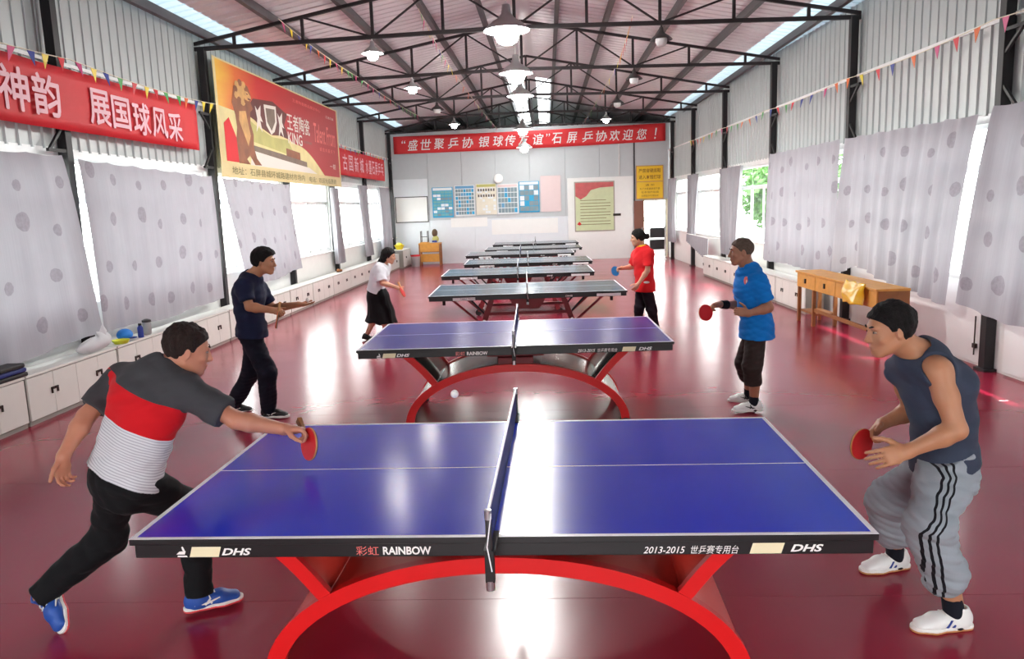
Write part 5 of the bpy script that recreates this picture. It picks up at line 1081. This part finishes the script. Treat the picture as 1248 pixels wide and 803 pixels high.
def torso_prims(J, grow=0.0, wide=1.0, bow=0.0, s=1.0, low=0.0):
    """lofted trunk from pelvis to shoulders; returns [(prim, k)]"""
    hip = (V3(J['hL'])+V3(J['hR']))/2; hc = V3(J['hip']); nk = V3(J['neck']); sL, sR = V3(J['sL']), V3(J['sR']); rp = nrm(V3(J['hR'])-V3(J['hL'])); rc = nrm(sR-sL)
    ax = nrm(nk-hc); fw = np.cross(ax, nrm(rp+rc)); fw = -fw if False else fw; L = nk-hc; b = -fw*bow
    P0 = hc-ax*0.02; P1 = hc+L*0.32+b*0.7; P2 = hc+L*0.66+b; P3 = hc+L*0.90+b*0.4; g = grow; rm = nrm(rp+rc)
    E = lambda x, y: ((x*s*wide+g), (y*s+g))
    out = [(econe(P0, P1, rp, E(0.158, 0.112), E(0.142, 0.105)), 0.03), (econe(P1, P2, rm, E(0.142, 0.105), E(0.165, 0.118)), 0.05), (econe(P2, P3, rc, E(0.165, 0.118), E(0.125, 0.078)), 0.05)]
    for S_ in (sL, sR): out.append((cone(P3, V3(S_), 0.068*s+g, 0.056*s+g), 0.05))
    out.append((cone(P3, nk, 0.065*s+g, 0.056*s+g), 0.04))
    if low: out.append((econe(P0-V3((0, 0, low)), P0, rp, E(0.172, 0.134), E(0.166, 0.122)), 0.03))
    return out, ax, rp, fw
def limb_arm(F, S_, E_, W_, s=1.0):
    S_, E_, W_ = V3(S_), V3(E_), V3(W_); m = S_+(E_-S_)*0.45; F.u(cone(S_, m, 0.054*s, 0.049*s), 0.03); F.u(cone(m, E_, 0.047*s, 0.040*s), 0.02); q = E_+(W_-E_)*0.28; F.u(cone(E_, q, 0.040*s, 0.043*s), 0.02); F.u(cone(q, W_, 0.043*s, 0.027*s), 0.02)
def limb_leg(F, H_, K_, A_, back, s=1.0):
    H_, K_, A_ = V3(H_), V3(K_), V3(A_); back = V3(back); F.u(cone(H_, K_, 0.086*s, 0.058*s), 0.04); q = K_+(A_-K_)*0.32+back*0.016; F.u(cone(K_, q, 0.055*s, 0.056*s), 0.03); F.u(cone(q, A_, 0.056*s, 0.036*s), 0.03)
def racket(c, hd, n, label, front, back='racket_black', grip='racket_wood'):
    """c blade centre, hd from blade toward the handle, n normal of the front rubber"""
    c = Vector(c); hd = Vector(hd).normalized(); n = Vector(n); n = (n-hd*n.dot(hd)).normalized(); x = hd.cross(n); t = thing('table_tennis_racket', label, 'racket', tuple(c))
    def ring(rx, ry, z, k=28): return [c+x*rx*math.cos(2*PI*i/k)+hd*(ry*math.sin(2*PI*i/k))+n*z for i in range(k)]
    def disc(name, rx, ry, z0, z1, m):
        k = 28; b = MB(); b.add(ring(rx, ry, z0)+ring(rx, ry, z1), [tuple(range(k))[::-1], tuple(range(k, 2*k))]+[(i, (i+1) % k, k+(i+1) % k, k+i) for i in range(k)]); return b.build(name, m, t, smooth=30)
    disc('blade', 0.0755, 0.079, -0.0035, 0.0035, 'racket_wood'); disc('rubber', 0.074, 0.0775, 0.0035, 0.0075, front); disc('rubber', 0.074, 0.0775, -0.0075, -0.0035, back)
    b = MB(); b.add([c+hd*l+x*sx*w+n*sz*th for l, w, th in ((0.066, 0.022, 0.006), (0.085, 0.013, 0.011), (0.13, 0.013, 0.011), (0.168, 0.017, 0.012)) for sx, sz in ((-1, -1), (1, -1), (1, 1), (-1, 1))], [(0, 1, 2, 3), (15, 14, 13, 12)]+[(4*i+j, 4*i+4+j, 4*i+4+(j+1) % 4, 4*i+(j+1) % 4) for i in range(3) for j in range(4)]); b.build('handle', grip, t, bevel=0.004)
    return t
from mathutils.bvhtree import BVHTree
def on_surface(o, px, py):
    """first point of object o on the sight line through a picture point, with its normal"""
    M = ROOT[o.name]; bv = BVHTree.FromPolygons([tuple(M @ v.co) for v in o.data.vertices], [tuple(p.vertices) for p in o.data.polygons])
    h = bv.ray_cast(CP, ray(px, py).normalized()); return (h[0], h[1]) if h[0] else (aty(px, py, 0), Vector((0, -1, 0)))
def patch(name, o, px, py, w, h, m):
    c, n = on_surface(o, px, py); x = Vector((0, 0, 1)).cross(n).normalized(); z = n.cross(x); R = Matrix((tuple(x), tuple(z), tuple(n))).transposed()
    return MB().ball(c, 1.0, 8, (w/2, h/2, 0.004), R).build(name, m, o, smooth=True)
def pose(d): return {k: V3(aty(*v)) for k, v in d.items()}
def person(label, J, ground): return thing('person', label, 'person', ground)
# ---------------------------------------------------------------- man in the striped shirt, lunging at the nearest table
J = pose(dict(hip=(154, 574, .03), neck=(203, 450, .10), head=(229, 427, .12), sL=(150, 462, .21), eL=(105, 507, .06), wL=(77, 556, -.10), sR=(222, 474, .02), eR=(288, 512, .0), wR=(347, 523, .06), hL=(141, 585, .09), kL=(133, 654, .14), aL=(50, 726, -.03), hR=(171, 590, -.03), kR=(236, 622, .20), aR=(243, 722, .10)))
t = person('man in a charcoal, red and white shirt reaching over the table with a racket', J, (-1.9, 0.08, 0.0))
hax = head_axes((0.88, 0.44, -0.24), (0.25, 0.1, 1)); F = Field(); tp, ax, rp, fw = torso_prims(J, 0, bow=0.03)
for q, k in tp: F.u(q, k)
add_head(F, J['head'], hax, J['neck']); limb_arm(F, J['sL'], J['eL'], J['wL']); limb_arm(F, J['sR'], J['eR'], J['wR'])
fd = (0.85, 0.48, 0); tipL = V3(atz(54, 771, 0.02)); dL = nrm(tipL-(J['aL']+V3((-0.02, 0, -0.05)))); upL = nrm(np.cross(np.cross(dL, (-0.55, 0.1, 0.6)), dL))
limb_leg(F, J['hL'], J['kL'], J['aL'], (-0.6, -0.5, 0.2)); limb_leg(F, J['hR'], J['kR'], J['aR'], (-0.8, -0.5, 0)); add_foot(F, J['aL'], dL, upL); add_foot(F, J['aR'], fd, (0, 0, 1))
add_hand(F, J['wL'], (-0.10, -0.12, -1), (0.9, -0.3, 0), (0.3, -1, 0.1), ((0.5, 0.6, 0.4), (0.55, 0.7, 0.4), (0.65, 0.8, 0.5), (0.7, 0.8, 0.5)), 1.0, 0.03)
dR = nrm(aty(372, 524, 0.06)-Vector(J['wR'])); add_hand(F, J['wR'], dR, (0.15, -0.35, -1), (0.2, -1, -0.35), ((0.55, 0.9, 0.6), (0.8, 1.1, 0.8), (0.9, 1.2, 0.8), (1.0, 1.2, 0.8)), 1.0, 0.02, (0.7, 0.45, 0.75))
solid('body', F.mesh(0.0048), 'skin_ruddy', t); eyes(J['head'], hax, t); hairdo(J['head'], hax, t, 'hair_brown', 'short', 1.02, 0.004, 3)
F = Field(); tp, ax, rp, fw = torso_prims(J, 0.026, 1.10, 0.03, low=0.03)
for q, k in tp: F.u(q, k)
for a, e in (('sL', 'eL'), ('sR', 'eR')):
    m = J[a]+(J[e]-J[a])*0.80; F.u(cone(J[a], m, 0.076, 0.073, cut_b=True), 0.03)
F.u(econe(J['hip']-rp*0.02-ax*0.02, J['hip']+ax*0.14, rp, (0.178, 0.150), (0.165, 0.135)), 0.04); F.post.append(half(J['hip']-ax*0.012, -ax)); F.sub(ell(J['neck']+ax*0.05+fw*0.02, (rp, fw, ax), (0.075, 0.075, 0.06)), 0.01)
def along(vs):
    a = (vs-J['hip'])@ax/np.linalg.norm(J['neck']-J['hip'])
    for s_, e_ in (('sL', 'eL'), ('sR', 'eR')):
        d = J[e_]-J[s_]; tt = np.clip((vs-J[s_])@d/(d@d), 0, 1); q = np.linalg.norm(vs-J[s_]-tt[:, None]*d, axis=1); a = np.where((q < 0.088) & (tt > 0.05), 1.0, a)
    return a
sh = solid('shirt', F.mesh(0.006, noise=wrinkle(11, 0.010, 16, 34)), 'striped_tee', t, {'along': along}); sh['label'] = 'charcoal tee with a red band and pale striped lower half'
F = Field()
for q, k in torso_prims(J, 0.008)[0][:1]: F.u(q, k)
for H_, K_, A_ in (('hL', 'kL', 'aL'), ('hR', 'kR', 'aR')):
    c = J[A_]-(J[K_]-J[A_])*0.03; F.u(cone(J[H_], J[K_], 0.098, 0.082), 0.06); F.u(cone(J[K_], c, 0.084, 0.064, cut_b=True), 0.03)
F.u(ell(J['hip']-ax*0.06-fw*0.02, (rp, fw, ax), (0.150, 0.11, 0.12)), 0.05); F.post.append(half(J['hip']+ax*0.05, ax))
tr = solid('trousers', F.mesh(0.006, noise=wrinkle(12, 0.011, 14, 38)), 'black_trousers', t); patch('pocket_button', tr, 158, 591, 0.016, 0.016, 'steel')
shoe(J['aR'], fd, (0, 0, 1), t, 'shoe_blue', 'sole_white', 1.0, 0.0045, ('curve', 'sole_white'), sole2='sole_red'); shoe(J['aL'], dL, upL, t, 'shoe_blue', 'sole_white', 1.0, 0.0045, ('curve', 'sole_white'), sole2='sole_red')
rc_ = aty(377, 541, 0.04); racket(rc_, aty(367, 518, 0.13)-rc_, (-0.80, -0.58, 0.25), 'red racket held by the man in the striped shirt', 'racket_red', grip='wood_dark')

# ---------------------------------------------------------------- man in the sleeveless vest at the right
J = pose(dict(hip=(1150, 552, .15), neck=(1118, 430, .13), head=(1084, 402, .10), sL=(1143, 452, -.02), eL=(1166, 524, -.10), wL=(1106, 550, -.06), sR=(1098, 452, .30), eR=(1112, 500, .44), wR=(1076, 516, .36), hL=(1151, 568, .06), kL=(1132, 640, -.14), aL=(1165, 744, -.10), hR=(1137, 572, .24), kR=(1082, 610, .36), aR=(1092, 674, .48)))
t = person('man in a slate sleeveless vest and grey three-quarter trousers at the right', J, (2.0, 0.2, 0.0))
hax = head_axes((-0.98, -0.05, -0.16), (-0.15, 0, 1)); F = Field(); tp, ax, rp, fw = torso_prims(J, 0, bow=0.05)
for q, k in tp: F.u(q, k)
add_head(F, J['head'], hax, J['neck']); limb_arm(F, J['sL'], J['eL'], J['wL'], 1.05); limb_arm(F, J['sR'], J['eR'], J['wR'], 1.02)
limb_leg(F, J['hL'], J['kL'], J['aL'], (1, 0, 0)); limb_leg(F, J['hR'], J['kR'], J['aR'], (1, 0, 0)); f1 = (-0.97, -0.10, 0); f2 = (-0.97, -0.22, 0); add_foot(F, J['aL'], f1, (0, 0, 1)); add_foot(F, J['aR'], f2, (0, 0, 1))
add_hand(F, J['wL'], nrm(aty(1058, 562, -.06)-Vector(J['wL'])), (0.15, 0.9, -0.35), (-0.2, 0.2, 1), ((0.15, 0.2, 0.15), (0.2, 0.25, 0.2), (0.25, 0.3, 0.2), (0.3, 0.3, 0.2)), 1.08, 0.06, (0.62, 0.75, 0.2))
add_hand(F, J['wR'], nrm(aty(1062, 530, .33)-Vector(J['wR'])), (-0.55, -0.5, -0.6), (-0.7, 0.2, 0.6), ((0.6, 0.8, 0.5), (0.9, 1.1, 0.8), (1.0, 1.2, 0.8), (1.0, 1.2, 0.8)), 1.0, 0.02)
solid('body', F.mesh(0.0048), 'skin_tan', t); eyes(J['head'], hax, t); hairdo(J['head'], hax, t, 'hair_black', 'short', 1.02, 0.004, 5)
F = Field(); tp, ax, rp, fw = torso_prims(J, 0.020, 1.06, 0.05, low=0.09)
for q, k in tp: F.u(q, k)
F.post.append(half(J['hip']-ax*0.042, -ax)); F.sub(ell(J['neck']+ax*0.05+fw*0.02, (rp, fw, ax), (0.078, 0.080, 0.068)), 0.01)
for s_, e_, sg in (('sL', 'eL', -1), ('sR', 'eR', 1)): F.sub(cone(J[s_]+rp*sg*0.035+ax*0.02, J[s_]+rp*sg*0.16-ax*0.08, 0.070, 0.11), 0.01)
vst = solid('vest', F.mesh(0.0055, noise=wrinkle(21, 0.008, 14, 30)), 'slate_vest', t); vst['label'] = 'slate blue sleeveless vest'
F = Field()
for q, k in torso_prims(J, 0.012)[0][:1]: F.u(q, k)
for H_, K_, A_ in (('hL', 'kL', 'aL'), ('hR', 'kR', 'aR')):
    c = J[A_]+(J[K_]-J[A_])*0.34; F.u(cone(J[H_], J[K_], 0.094, 0.098), 0.06); F.u(cone(J[K_], c+(J[K_]-c)*0.12, 0.100, 0.094), 0.04); F.u(cone(c+(J[K_]-c)*0.12, c, 0.082, 0.060, cut_b=True), 0.02)
F.u(ell(J['hip']-ax*0.05, (rp, fw, ax), (0.150, 0.105, 0.12)), 0.05)
for H_, K_ in (('hL', 'kL'), ('hR', 'kR')): F.u(cone(J[H_]+V3((0.02, 0, 0.0)), J[H_]*0.55+J[K_]*0.45+V3((0.02, 0, 0)), 0.098, 0.098), 0.06)
F.post.append(half(J['hip']+ax*0.04, ax))
def across(vs):
    zz = [J['aL'][2], J['kL'][2], J['hL'][2]]; xc = np.interp(vs[:, 2], zz, [J['aL'][0]-0.10, J['kL'][0]-0.05, J['hL'][0]-0.055]); yc = np.interp(vs[:, 2], zz, [J['aL'][1], J['kL'][1], J['hL'][1]])
    w = 0.5-(vs[:, 0]-xc)/0.13; return np.where((vs[:, 1] < yc-0.02) & (vs[:, 2] < J['hL'][2]+0.06), np.clip(w, 0, 1), 1.0)
pt = solid('trousers', F.mesh(0.0055, noise=wrinkle(22, 0.012, 18, 40)), 'grey_sweats', t, {'across': across}); pt['label'] = 'grey three-quarter trousers with three black side stripes'
for A_, K_, f_ in (('aL', 'kL', f1), ('aR', 'kR', f2)):
    F = Field(); F.u(cone(J[A_]-V3((0, 0, 0.05)), J[A_]+(J[K_]-J[A_])*0.17, 0.046, 0.043, cut_b=True)); solid('sock', F.mesh(0.005), 'sock_black', t)
    shoe(J[A_], f_, (0, 0, 1), t, 'shoe_white', 'sole_white', 1.0, 0.0045, ('stripes', 'stripe_blue'), sole2='sole_gum')
rc_ = aty(1050, 541, 0.30); racket(rc_, aty(1066, 522, 0.35)-rc_, (0.62, -0.76, 0.1), 'red racket held by the man in the sleeveless vest', 'racket_red')

# ---------------------------------------------------------------- man in navy, mid left
J = pose(dict(hip=(307, 398, 3.75), neck=(307, 337, 3.75), head=(322, 319, 3.75), sR=(297, 349, 3.58), eR=(304, 374, 3.50), wR=(331, 378, 3.46), sL=(316, 351, 3.92), eL=(332, 376, 3.98), wL=(364, 371, 3.86), hR=(304, 408, 3.67), kR=(326, 455, 3.64), aR=(327, 498, 3.74), hL=(308, 408, 3.85), kL=(307, 452, 3.92), aL=(283, 493, 4.04)))
t = person('man in navy tee and trousers about to serve at the left', J, (-2.65, 3.85, 0.0))
hax = head_axes((0.99, 0.02, -0.08), (0.1, 0, 1)); F = Field(); tp, ax, rp, fw = torso_prims(J, 0, bow=0.03)
for q, k in tp: F.u(q, k)
add_head(F, J['head'], hax, J['neck']); limb_arm(F, J['sL'], J['eL'], J['wL']); limb_arm(F, J['sR'], J['eR'], J['wR'])
limb_leg(F, J['hL'], J['kL'], J['aL'], (-1, 0, 0)); limb_leg(F, J['hR'], J['kR'], J['aR'], (-1, 0, 0)); f1 = (0.99, -0.05, 0); f2 = (0.97, 0.1, 0); add_foot(F, J['aR'], f1, (0, 0, 1)); add_foot(F, J['aL'], f2, (0, 0, 1))
add_hand(F, J['wR'], nrm(aty(342, 380, 3.46)-Vector(J['wR'])), (0, 0.6, -0.8), (0.3, 0.8, 0.5), ((0.7, 0.9, 0.6), (0.9, 1.1, 0.8), (1.0, 1.2, 0.8), (1.0, 1.2, 0.8)), 1.0)
add_hand(F, J['wL'], nrm(aty(376, 371, 3.84)-Vector(J['wL'])), (0, 0, 1), (0, 1, 0), (0.15, 0.25, 0.2), 1.0, 0.05, (0.6, 0.75, 0.3))
solid('body', F.mesh(0.006), 'skin_tan', t); eyes(J['head'], hax, t); hairdo(J['head'], hax, t, 'hair_black', 'full', 1.0, 0.005, 6)
F = Field(); tp, ax, rp, fw = torso_prims(J, 0.018, 1.04, 0.03, low=0.08)
for q, k in tp: F.u(q, k)
for a, e in (('sL', 'eL'), ('sR', 'eR')): m = J[a]+(J[e]-J[a])*0.72; F.u(cone(J[a], m, 0.072, 0.070, cut_b=True), 0.03)
F.post.append(half(J['hip']-ax*0.09, -ax)); F.sub(ell(J['neck']+ax*0.05+fw*0.02, (rp, fw, ax), (0.075, 0.075, 0.06)), 0.01); solid('shirt', F.mesh(0.007, noise=wrinkle(31, 0.010, 16, 34)), 'navy_tee', t)
F = Field()
for q, k in torso_prims(J, 0.006)[0][:1]: F.u(q, k)
for H_, K_, A_ in (('hL', 'kL', 'aL'), ('hR', 'kR', 'aR')):
    c = J[A_]-V3((0, 0, 0.02)); F.u(cone(J[H_], J[K_], 0.098, 0.088), 0.06); F.u(cone(J[K_], c, 0.090, 0.070, cut_b=True), 0.03)
F.post.append(half(J['hip']+ax*0.03, ax)); solid('trousers', F.mesh(0.007, noise=wrinkle(32, 0.011, 14, 38)), 'navy_trousers', t)
shoe(J['aR'], f1, (0, 0, 1), t, 'shoe_black', 'sole_white', 1.02, 0.006, ('curve', 'sole_white')); shoe(J['aL'], f2, (0, 0, 1), t, 'shoe_black', 'sole_white', 1.02, 0.006, ('curve', 'sole_white'))
rc_ = aty(338, 390, 3.44); racket(rc_, aty(340, 377, 3.46)-rc_, (0.94, 0.30, 0.05), 'racket held edge on by the man in navy', 'racket_black', 'racket_red')
c = Vector(J['wL'])+Vector(nrm(aty(376, 371, 3.84)-Vector(J['wL'])))*0.10+Vector((0, 0, 0.045)); tag(MB().ball(c, 0.02, 10).build('table_tennis_ball', 'ball', None, c, smooth=True), 'white ball resting on the open palm of the man in navy', 'ball')

# ---------------------------------------------------------------- man in the bright blue tee
J = pose(dict(hip=(922, 394, 3.62), neck=(912, 328, 3.62), head=(903, 307, 3.6), sL=(924, 342, 3.45), eL=(937, 375, 3.40), wL=(912, 382, 3.34), sR=(907, 344, 3.80), eR=(904, 372, 3.90), wR=(877, 371, 3.74), hL=(923, 400, 3.53), kL=(917, 446, 3.48), aL=(919, 490, 3.57), hR=(920, 400, 3.72), kR=(908, 442, 3.78), aR=(913, 479, 3.98)))
t = person('man in a bright blue tee and dark three-quarter trousers on the right', J, (2.05, 3.7, 0.0))
hax = head_axes((-0.99, 0.02, -0.05), (-0.05, 0, 1)); F = Field(); tp, ax, rp, fw = torso_prims(J, 0, bow=0.02)
for q, k in tp: F.u(q, k)
add_head(F, J['head'], hax, J['neck']); limb_arm(F, J['sL'], J['eL'], J['wL']); limb_arm(F, J['sR'], J['eR'], J['wR'])
limb_leg(F, J['hL'], J['kL'], J['aL'], (1, 0, 0)); limb_leg(F, J['hR'], J['kR'], J['aR'], (1, 0, 0)); f1 = (-0.99, -0.03, 0); f2 = (-0.98, 0.1, 0); add_foot(F, J['aL'], f1, (0, 0, 1)); add_foot(F, J['aR'], f2, (0, 0, 1))
add_hand(F, J['wL'], nrm(aty(903, 380, 3.36)-Vector(J['wL'])), (-0.2, 0.9, -0.2), (-0.3, 0.2, 1), ((0.5, 0.7, 0.5),)*4, 1.0)
add_hand(F, J['wR'], nrm(aty(866, 373, 3.70)-Vector(J['wR'])), (0, -0.6, -0.7), (-0.3, -0.3, 0.8), ((0.7, 0.9, 0.6), (0.9, 1.1, 0.8), (1.0, 1.2, 0.8), (1.0, 1.2, 0.8)), 1.0)
solid('body', F.mesh(0.006), 'skin_dark', t); eyes(J['head'], hax, t); hairdo(J['head'], hax, t, 'hair_grey', 'thin', 1.0, 0.005, 7)
F = Field(); tp, ax, rp, fw = torso_prims(J, 0.024, 1.08, 0.0, low=0.12)
for q, k in tp: F.u(q, k)
for a, e in (('sL', 'eL'), ('sR', 'eR')): m = J[a]+(J[e]-J[a])*0.78; F.u(cone(J[a], m, 0.074, 0.074, cut_b=True), 0.03)
F.post.append(half(J['hip']-V3((0, 0, 0.13)), (0, 0, -1))); F.sub(ell(J['neck']+ax*0.05+fw*0.02, (rp, fw, ax), (0.075, 0.075, 0.06)), 0.01); ts = solid('shirt', F.mesh(0.007, noise=wrinkle(41, 0.010, 16, 34)), 'blue_tee', t)
patch('chest_badge', ts, 909, 342, 0.045, 0.075, 'print_pink'); patch('chest_badge', ts, 910, 341, 0.02, 0.06, 'white_print')
F = Field()
for q, k in torso_prims(J, 0.006)[0][:1]: F.u(q, k)
for H_, K_, A_ in (('hL', 'kL', 'aL'), ('hR', 'kR', 'aR')):
    c = J[A_]+(J[K_]-J[A_])*0.52; F.u(cone(J[H_], J[K_], 0.094, 0.086), 0.06); F.u(cone(J[K_], c, 0.084, 0.074, cut_b=True), 0.03)
F.post.append(half(J['hip']+ax*0.03, ax)); solid('trousers', F.mesh(0.007, noise=wrinkle(42, 0.011, 14, 38)), 'brown_shorts', t)
for A_, K_, f_ in (('aL', 'kL', f1), ('aR', 'kR', f2)):
    F = Field(); F.u(cone(J[A_]-V3((0, 0, 0.05)), J[A_]+(J[K_]-J[A_])*0.18, 0.046, 0.043, cut_b=True)); solid('sock', F.mesh(0.006), 'sock_black', t); shoe(J[A_], f_, (0, 0, 1), t, 'shoe_white', 'sole_white', 1.0, 0.006, ('curve', 'shoe_black'))
F = Field(); a = J['wR']+(J['eR']-J['wR'])*0.06; e = J['wR']+(J['eR']-J['wR'])*0.34; F.u(cone(a, e, 0.037, 0.043, cut_b=True, cut_a=True)); solid('wristband', F.mesh(0.005), 'band_black', t)
rc_ = aty(860, 381, 3.64); racket(rc_, aty(870, 373, 3.70)-rc_, (0.15, -1, 0.05), 'red racket held by the man in blue', 'racket_red')

# ---------------------------------------------------------------- woman with long black hair
J = pose(dict(hip=(458, 352, 8.0), neck=(466, 323, 8.0), head=(474, 312, 8.0), sR=(463, 328, 7.86), eR=(466, 345, 7.80), wR=(483, 350, 7.76), hR=(459, 357, 7.92), kR=(470, 382, 7.9), aR=(470, 406, 7.9), hL=(458, 357, 8.08), kL=(460, 384, 8.1), aL=(447, 408, 8.15)))
J['sL'] = J['sR']+V3((0.03, 0.28, 0)); J['eL'] = J['sL']+V3((-0.05, 0.03, -0.24)); J['wL'] = J['eL']+V3((0.20, -0.10, -0.05)); J['aR'][2] = 0.085
t = person('woman with long black hair in a white blouse and long black skirt', J, (-2.4, 8.02, 0.0)); S9 = 0.92
hax = head_axes((0.97, -0.05, -0.2), (0.2, 0, 1)); F = Field(); tp, ax, rp, fw = torso_prims(J, 0, 0.9, bow=0.02, s=0.9)
for q, k in tp: F.u(q, k)
add_head(F, J['head'], hax, J['neck'], 0.92, nk=0.05); limb_arm(F, J['sL'], J['eL'], J['wL'], 0.85); limb_arm(F, J['sR'], J['eR'], J['wR'], 0.85)
limb_leg(F, J['hL'], J['kL'], J['aL'], (-1, 0, 0), 0.9); limb_leg(F, J['hR'], J['kR'], J['aR'], (-1, 0, 0), 0.9); f1 = (0.97, 0, 0); f2 = (0.9, 0, -0.25); add_foot(F, J['aR'], f1, (0, 0, 1), 0.9); add_foot(F, J['aL'], f2, (0.2, 0, 1), 0.9)
for w, e in (('wR', 'eR'), ('wL', 'eL')): add_hand(F, J[w], nrm(J[w]-J[e]), (0, 0.5, -0.8), (0.2, 0.4 if w == 'wR' else -0.4, 1), ((0.7, 0.9, 0.6),)*4, 0.9)
solid('body', F.mesh(0.0065), 'skin_fair', t); eyes(J['head'], hax, t, 0.92); hairdo(J['head'], hax, t, 'hair_black', 'long', 0.95, 0.006, 8)
F = Field(); tp, ax, rp, fw = torso_prims(J, 0.022, 1.0, 0.0, s=0.9, low=0.06)
for q, k in tp: F.u(q, k)
for a, e in (('sL', 'eL'), ('sR', 'eR')): m = J[a]+(J[e]-J[a])*0.85; F.u(cone(J[a], m, 0.07, 0.078, cut_b=True), 0.03)
F.post.append(half(J['hip']-ax*0.05, -ax)); F.sub(ell(J['neck']+ax*0.05+fw*0.02, (rp, fw, ax), (0.07, 0.07, 0.06)), 0.01); solid('blouse', F.mesh(0.008, noise=wrinkle(51, 0.010, 16, 34)), 'white_blouse', t)
F = Field(); c1 = J['hip']+ax*0.02; c2 = (J['kL']+J['kR'])/2+V3((0, 0, 0.02)); c3 = V3((c2[0]-0.01, c2[1], 0.30)); F.u(econe(c1, c1+(c2-c1)*0.35, rp, (0.15, 0.12), (0.19, 0.155)), 0.02); F.u(econe(c1+(c2-c1)*0.35, c2, rp, (0.19, 0.155), (0.21, 0.19)), 0.04); F.u(econe(c2, c3, rp, (0.21, 0.19), (0.23, 0.24), cut_b=True), 0.04); F.post.append(half(c1+ax*0.03, ax))
solid('skirt', F.mesh(0.008, noise=wrinkle(52, 0.010, 26, 5)), 'black_skirt', t)
shoe(J['aR'], f1, (0, 0, 1), t, 'shoe_black', 'shoe_black', 0.88, 0.006); shoe(J['aL'], f2, (0.25, 0, 1), t, 'shoe_black', 'shoe_black', 0.88, 0.006)
rc_ = aty(490.5, 356, 7.72); racket(rc_, aty(488, 350, 7.75)-rc_, (0.97, -0.2, 0.1), 'racket held edge on by the long haired woman', 'racket_red')

# ---------------------------------------------------------------- woman in the red shirt
J = pose(dict(hip=(786, 345, 8.05), neck=(783, 302, 8.05), head=(777, 290, 8.05), sL=(791, 309, 7.9), eL=(789, 330, 7.84), wL=(778, 346, 7.84), sR=(776, 310, 8.20), eR=(771, 325, 8.30), wR=(757, 327, 8.18), hL=(788, 350, 7.97), kL=(794, 376, 7.95), aL=(799, 401, 8.0), hR=(783, 350, 8.13), kR=(779, 376, 8.1), aR=(778, 400, 8.15)))
J['aL'][2] = 0.085; J['aR'][2] = 0.085
t = person('woman in a red shirt with yellow collar and tied up hair', J, (1.68, 8.05, 0.0))
hax = head_axes((-0.99, -0.05, -0.08), (0, 0, 1)); F = Field(); tp, ax, rp, fw = torso_prims(J, 0, 0.92, bow=0.01, s=0.92)
for q, k in tp: F.u(q, k)
add_head(F, J['head'], hax, J['neck'], 0.94, nk=0.05); limb_arm(F, J['sL'], J['eL'], J['wL'], 0.88); limb_arm(F, J['sR'], J['eR'], J['wR'], 0.88)
limb_leg(F, J['hL'], J['kL'], J['aL'], (1, 0, 0), 0.9); limb_leg(F, J['hR'], J['kR'], J['aR'], (1, 0, 0), 0.9); f1 = (-0.98, -0.05, 0); add_foot(F, J['aL'], f1, (0, 0, 1), 0.9); add_foot(F, J['aR'], f1, (0, 0, 1), 0.9)
add_hand(F, J['wL'], nrm(J['wL']-J['eL']), (-0.3, 0.9, 0), (-1, -0.3, 0), ((0.4, 0.5, 0.4),)*4, 0.92); add_hand(F, J['wR'], nrm(J['wR']-J['eR']), (0, -0.6, -0.7), (-0.2, -0.4, 0.8), ((0.8, 1.0, 0.7),)*4, 0.92)
solid('body', F.mesh(0.0065), 'skin_fair', t); eyes(J['head'], hax, t, 0.94); hairdo(J['head'], hax, t, 'hair_black', 'bun', 0.97, 0.006, 9)
F = Field(); tp, ax, rp, fw = torso_prims(J, 0.024, 1.05, 0.0, s=0.94, low=0.12)
for q, k in tp: F.u(q, k)
for a, e in (('sL', 'eL'), ('sR', 'eR')): m = J[a]+(J[e]-J[a])*0.75; F.u(cone(J[a], m, 0.07, 0.074, cut_b=True), 0.03)
F.post.append(half(J['hip']-V3((0, 0, 0.12)), (0, 0, -1))); F.sub(ell(J['neck']+ax*0.05+fw*0.02, (rp, fw, ax), (0.07, 0.07, 0.055)), 0.01); sh = solid('shirt', F.mesh(0.008, noise=wrinkle(61, 0.010, 16, 34)), 'red_polo', t)
F = Field(); F.u(econe(J['neck']-ax*0.005, J['neck']+ax*0.045, rp, (0.085, 0.085), (0.066, 0.066), cut_b=True, cut_a=True)); solid('collar', F.mesh(0.006), 'yellow_collar', sh)
patch('hem_print', sh, 788, 344, 0.09, 0.035, 'white_print')
F = Field()
for q, k in torso_prims(J, 0.006, 0.92, s=0.92)[0][:1]: F.u(q, k)
for H_, K_, A_ in (('hL', 'kL', 'aL'), ('hR', 'kR', 'aR')): F.u(cone(J[H_], J[K_], 0.088, 0.074), 0.05); F.u(cone(J[K_], J[A_]-V3((0, 0, 0.01)), 0.074, 0.058, cut_b=True), 0.03)
F.post.append(half(J['hip']+ax*0.03, ax)); solid('trousers', F.mesh(0.008, noise=wrinkle(62, 0.011, 14, 38)), 'plum_trousers', t)
shoe(J['aL'], f1, (0, 0, 1), t, 'shoe_black', 'sole_white', 0.9, 0.006); shoe(J['aR'], f1, (0, 0, 1), t, 'shoe_black', 'sole_white', 0.9, 0.006)
rc_ = aty(749.5, 330.5, 8.10); racket(rc_, aty(755, 327, 8.17)-rc_, (0.1, -1, 0.05), 'blue racket held by the woman in red', 'racket_blue')
